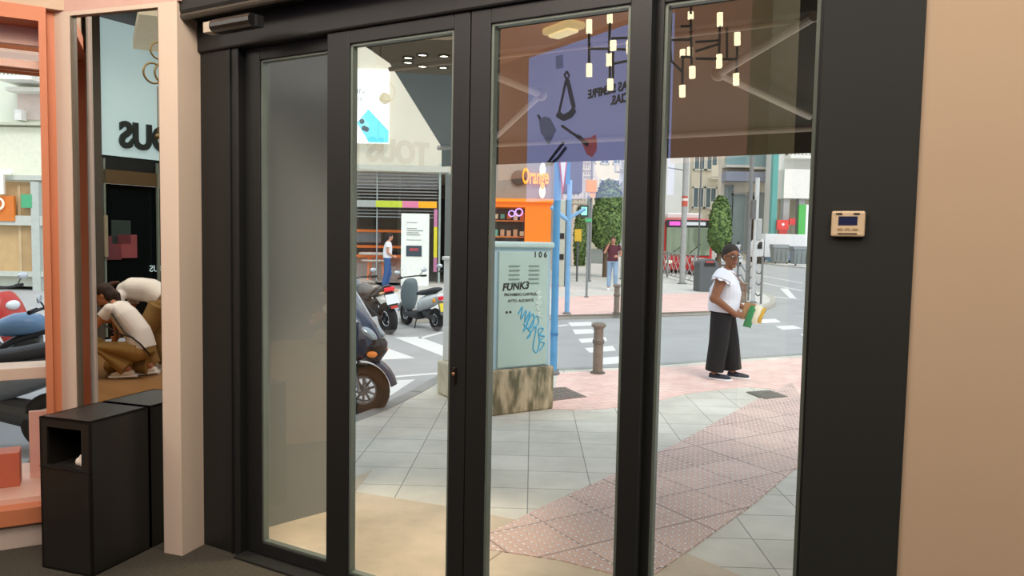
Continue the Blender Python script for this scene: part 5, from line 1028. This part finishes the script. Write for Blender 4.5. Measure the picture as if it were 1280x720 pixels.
for k in ('L', 'R'): J['th'+k] = (0, 0, 1); J['pm'+k] = (0, -1 if k == 'L' else 1, 0)
kw, V, K = person('person', 'crouching person in white t-shirt with crossed black strap reaching forward', kr, J, 'b47a58', '2e1e18', 'e0ddda', '9a7a44', 'e8e4dc', T=TK, flip=False, vox=.011, hairstyle='long', wide=True, hf=(.97, .1, -.1))
sp = MB(); sp.tube([(.13, .10, .86), (.06, .20, .74), (-.08, .21, .54), (-.24, .17, .40), (-.32, .10, .26)], .010, 6); sp.tube([(.14, .19, .60), (-.02, .22, .52), (-.18, .20, .47)], .008, 6); sp.build('shoulder_strap', BLK2, kw, T=TK)
VK2 = at(185, 462, 8.9); VK2.z = 0; kr2 = refl(VK2, MP, MN)
J = dict(pel=(-.16, 0, .88), waist=(-.02, 0, .96), chest=(.20, 0, .98), neck=(.36, 0, .92), head=(.46, 0, .84),
         shL=(.26, .18, .90), elL=(.30, .20, .64), wrL=(.34, .10, .42), hdL=(.40, .06, .32), shR=(.26, -.18, .90), elR=(.32, -.2, .66), wrR=(.38, -.1, .46), hdR=(.44, -.06, .36),
         hipL=(-.16, .10, .80), knL=(.02, .12, .44), anL=(-.08, .12, .09), toeL=(.12, .13, .05), hipR=(-.18, -.10, .80), knR=(-.02, -.12, .44), anR=(-.16, -.11, .09), toeR=(.04, -.1, .05))
for k in ('L', 'R'): J['th'+k] = (1, 0, 0); J['pm'+k] = (0, -1 if k == 'L' else 1, 0)
kw2, V, K = person('person', 'bending person in white t-shirt and tan trousers behind the crouching one', kr2, J, 'b47a58', '4a2e20', 'd9d6d2', '8a6d3e', 'e8e4dc', T=TK, vox=.011, hairstyle='long', wide=True, hf=(.6, .0, -.8))
# big lilac screen and brown wall met in the right panes
sc0 = virt(660, 72, 8.0); zt0 = sc0.z; sc0.z = 0
s1v = virt(837, 60, 6.26); s1v.z = 0; dS = (s1v-sc0); wS = dS.length; aS = math.atan2(dS.y, dS.x); zB0 = virt(660, 252, 8.0).z
nS = Vector((-dS.y, dS.x, 0)).normalized(); 
toW = (Vector((-1, 3, 0))-sc0)
if nS.dot(toW) < 0: nS = -nS
LIL = mat('7f86b4', .5, 0, .04, .8, emit=3.2)
# root faces the door: local x runs so that writing reads properly in the room
xdir = Vector((nS.y, -nS.x, 0)); xdir = -xdir; cS = (sc0+s1v)/2 + Vector((0, 0, (zB0+zt0)/2)); hS = zt0-zB0
aS = math.atan2(xdir.y, xdir.x)
lsn = thing('wall_screen', 'large lilac lit screen with jewellery pictures reflected in the door glass', 'screen', cS, aS)
MB().box((0, .03, 0), (wS, .06, hS)).build('panel', LIL, lsn)
def LP(x, y):                                        # pixel of the reflection -> local screen coordinates
    p = rr(x, y, DP, DN, cS, nS)-cS; return Vector((p.dot(xdir), -.005, p.z))
def lpoly(pts, c, name, e=2, d=.01): P = [LP(*q) for q in pts]; return MB().prism(P, (0, 0, 0), (0, -d, 0)).build(name, mat(c, .6, emit=e), lsn)
def lline(pts, w, c, name): return MB().tube([LP(*q) for q in pts], w, 6).build(name, mat(c, .6, emit=.35), lsn)
INK = '3c4468'
lline([(708, 89), (705, 93), (708, 100), (711, 94), (708, 89)], .012, INK, 'tong_ring'); lline([(707, 100), (698, 142)], .014, INK, 'tong_arm'); lline([(709, 100), (717, 135)], .025, INK, 'tong_arm'); lline([(698, 143), (704, 147), (713, 143), (718, 136)], .035, INK, 'tong_base')
lpoly([(674, 150), (680, 145), (687, 147), (695, 162), (686, 181), (676, 165)], '5a6286', 'dustpan'); lline([(672, 144), (676, 150)], .014, INK, 'dustpan_handle')
lline([(702, 157), (712, 164), (722, 171)], .014, INK, 'brush_handle'); lline([(722, 170), (729, 176), (736, 181)], .022, INK, 'brush_ferrule')
lpoly([(727, 177), (731, 173), (738, 172), (744, 168), (746, 176), (745, 188), (740, 196), (734, 193)], '93505a', 'brush_bristles', 2.6)
lline([(704, 178), (693, 192), (682, 207)], .016, INK, 'tweezer'); lline([(707, 184), (697, 197), (687, 206)], .016, INK, 'tweezer')
lpoly([(695, 70), (703, 68), (704, 84), (695, 86)], '5d668e', 'dark_mark', 2.8)
t1 = LP(735, 121); t2 = LP(735, 124); hT = abs(LP(760, 108).z-LP(760, 116).z)
for tx_, q in (('NXAS SIEMPRE', (735, 123)), ('CIAS.', (763, 131))):
    p = LP(*q); text(tx_, .11, mat('20263c', .5), lsn, (p.x, -.012, p.z), (PI/2, 0, 0), ext=.002, bold=.004, align='RIGHT')
lsn_wall = MB().prism([sc0+xdir*-.0, s1v, s1v-nS*.25, sc0-nS*.25], (0, 0, 0), (0, 0, 4.79))
# brown wall and ceiling, the warm light on them put in as emission
BRW_GLOW = mat('9d7257', .7, 0, .04, .6, emit=2.1)
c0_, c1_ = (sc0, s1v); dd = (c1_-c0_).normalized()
A1 = c0_-dd*1.0-nS*.05; A2 = c1_+dd*.75-nS*.05
def CZ(x, y): d = ray(x, y); p = hitp(EYE, d, DP, DN); d2 = d-2*d.dot(DN)*DN; p = p+d2*((zt0-p.z)/d2.z); return Vector((p.x, p.y, 0))
zbw = virt(870, 197, 5.9).z
struct(MB().prism([A1, c1_, c1_-nS*.12, A1-nS*.12], (0, 0, zbw), (0, 0, zt0+.05)).build('wall_brown', BRW_GLOW))
struct(MB().prism([c1_, A2, A2-nS*.12, c1_-nS*.12], (0, 0, zbw), (0, 0, zt0+.05)).build('wall_brown_side', mat('93745f', .7, 0, .04, .6, emit=1.35)))  # same brown wall, weaker emission where its reflection is dimmer
struct(MB().prism([A1, A2, A2-nS*.12, A1-nS*.12], (0, 0, 0), (0, 0, zbw-.002)).build('wall_lower', mat('3a332c', .8)))  # same wall, darker and without glow, so its reflection leaves the street clear
struct(MB().prism([A1, A2, CZ(920, -30), CZ(600, -30)], (0, 0, zt0+.05), (0, 0, zt0+.15)).build('ceiling_brown', mat('a87a5c', .7, 0, .04, .6, emit=2.4)))  # ceiling glow added so it shows up in the door glass
A3 = A2+dd*.19
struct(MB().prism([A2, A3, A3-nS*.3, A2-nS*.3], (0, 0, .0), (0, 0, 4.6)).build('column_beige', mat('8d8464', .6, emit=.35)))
# emergency light on the brown ceiling
eq = (703, 35); d = ray(*eq); p = hitp(EYE, d, DP, DN); d2 = d-2*d.dot(DN)*DN; p = p + d2*((zt0+.02-p.z)/d2.z)
eo = thing('emergency_light', 'small cream emergency light on the brown ceiling, reflected in glass', 'emergency light', p, aS)
MB().box((0, 0, 0), (.42, .2, .07)).build('casing', mat('cdb47c', .5, emit=4), eo, bevel=.03); MB().box((0, 0, -.045), (.3, .12, .03)).build('diffuser', mat('f0dca6', .5, emit=4.5), eo, bevel=.01)
# branching pendant lamp
pdt = thing('pendant_lamp', 'black branching pendant lamp with frosted tube lights, reflected in glass', 'pendant lamp', virt(845, 40, 5.6))
def PV(x, y, Y=5.6): return virt(x, y, Y) - pdt.location
pdt.rotation_euler = (0, 0, 0)
TUB = mat('ffe9bf', .4, emit=7); RB = mat('1a1714', .5)
def lampv(x, y0, y1, Y=5.6):
    o_ = MB().tube([PV(x, y0, Y), PV(x, y1, Y)], .022, 12).build('tube_light', TUB, pdt)
for x, y0, y1, Y in ((735, 24, 41, 5.6), (735, 79, 95, 5.6), (761, 12, 28, 5.9), (760, 66, 82, 5.9), (761.5, 98, 112, 5.5), (765, 50, 62, 5.3), (785.5, 50, 66, 5.4), (858, 10, 19, 5.8), (895, 11, 28, 5.6), (917, 36, 52, 5.5), (857, 55, 67, 5.9), (848, 58, 68, 6.1), (894, 64, 81, 5.6), (859.5, 79, 94, 5.3), (915.5, 88, 103, 5.5), (847, 103, 118, 5.4), (826, 65, 74, 5.9), (785, 5, 10, 5.4)): lampv(x, y0, y1, Y)
for pts in ([(735, 41), (735, 79)], [(735, 60), (790, 61)], [(761, 28), (760, 66)], [(763, 47), (800, 46)], [(761, 82), (761, 98)], [(765, 62), (765, 98)], [(765, 79), (800, 72)], [(895, 28), (894, 64)], [(917, 52), (916, 88)], [(858, 19), (859, 79)], [(848, 68), (847, 103)], [(831, 40), (833, 72), (847, 86)], [(845, 28), (858, 28)], [(864, 69), (916, 70)], [(864, 48), (896, 46)], [(864, 60), (895, 50)], [(904, 30), (904, 69)], [(845, 67), (858, 67)], [(790, 61), (831, 66)], [(800, 46), (858, 45)]):
    MB().tube([PV(*q) for q in pts], .010, 6).build('rod', RB, pdt)
MB().tube([PV(858, 12), PV(858, 12)*1 + Vector((0, 0, 4.79-(PV(858, 12)+pdt.location).z))], .01, 6).build('suspension_rod', RB, pdt)
# ------------------------------------------------------------------ light
W = bpy.data.worlds.new('sky'); bpy.context.scene.world = W; W.use_nodes = True
wn_ = W.node_tree.nodes; wl = W.node_tree.links; bg = wn_['Background']
tcw = wn_.new('ShaderNodeTexCoord'); sx = wn_.new('ShaderNodeSeparateXYZ'); rp = wn_.new('ShaderNodeValToRGB')
wl.new(tcw.outputs['Generated'], sx.inputs[0]); wl.new(sx.outputs['Z'], rp.inputs[0]); wl.new(rp.outputs[0], bg.inputs[0])
rp.color_ramp.elements[0].position = 0; rp.color_ramp.elements[0].color = (1, .97, .93, 1)
rp.color_ramp.elements[1].position = .5; rp.color_ramp.elements[1].color = (.80, .90, 1, 1)
bg.inputs[1].default_value = 1.45
def sun(rot, e, ang, c=(1, .95, .88)):
    L = bpy.data.lights.new('sun', 'SUN'); L.energy = e; L.angle = ang; L.color = c; o = bpy.data.objects.new('sun', L); COL.objects.link(o); o.rotation_euler = rot
sun((R(35), R(18), 0), 1.9, R(25))
def area(loc, size, e, c, tgt=None, sy=None):  # unseen area lights indoors; some are fills added to brighten one surface
    L = bpy.data.lights.new('indoor_fill', 'AREA'); L.energy = e; L.size = size; L.color = c
    if sy: L.shape = 'RECTANGLE'; L.size_y = sy
    o = bpy.data.objects.new('indoor_fill', L); COL.objects.link(o); o.location = loc
    if tgt is not None: o.rotation_euler = (Vector(tgt)-Vector(loc)).to_track_quat('-Z', 'Y').to_euler()
    return o
WARM = (1, .9, .78)
area((.6, -.8, 4.5), 2.5, 150, WARM, (.2, 2.5, 0.6))
area((-5.5, 0, 4.6), 3, 170, WARM, (-5.5, 0.5, 0))
area((-8, 2.5, 4.6), 2, 60, WARM, (-7.5, 2, 0))
area((-1.6, .6, 4.4), 1.0, 55, WARM, (-1.9, 3.8, 1.0))  # unseen fill added for the column front
area(D(1.4, -1.5, 3.9), 1.0, 60, WARM, D(.2, -.3, 1.2))  # unseen fill by the door for the column, kept clear of pane reflections
area((1.6, .6, 3.9), .8, 38, WARM, D(4.4, 0, 1.2))  # unseen fill added to brighten the right wall
area((-6.3, 2.4, 4.5), 1.2, 45, WARM, (-7, 1.8, 0))
# porch spot by the recess wall
L = bpy.data.lights.new('porch_spot', 'SPOT'); L.energy = 170; L.spot_size = R(58); L.spot_blend = .8; L.color = (1, .85, .6); L.shadow_soft_size = .05
o = bpy.data.objects.new('porch_spot', L); COL.objects.link(o); o.location = D(.78, .42, 2.45)
sc = bpy.context.scene
sc.view_settings.view_transform = 'Standard'; sc.view_settings.look = 'None'; sc.view_settings.exposure = 0
sc.cycles.max_bounces = 8; sc.cycles.transparent_max_bounces = 12; sc.cycles.sample_clamp_indirect = 6; sc.cycles.caustics_reflective = False; sc.cycles.caustics_refractive = False
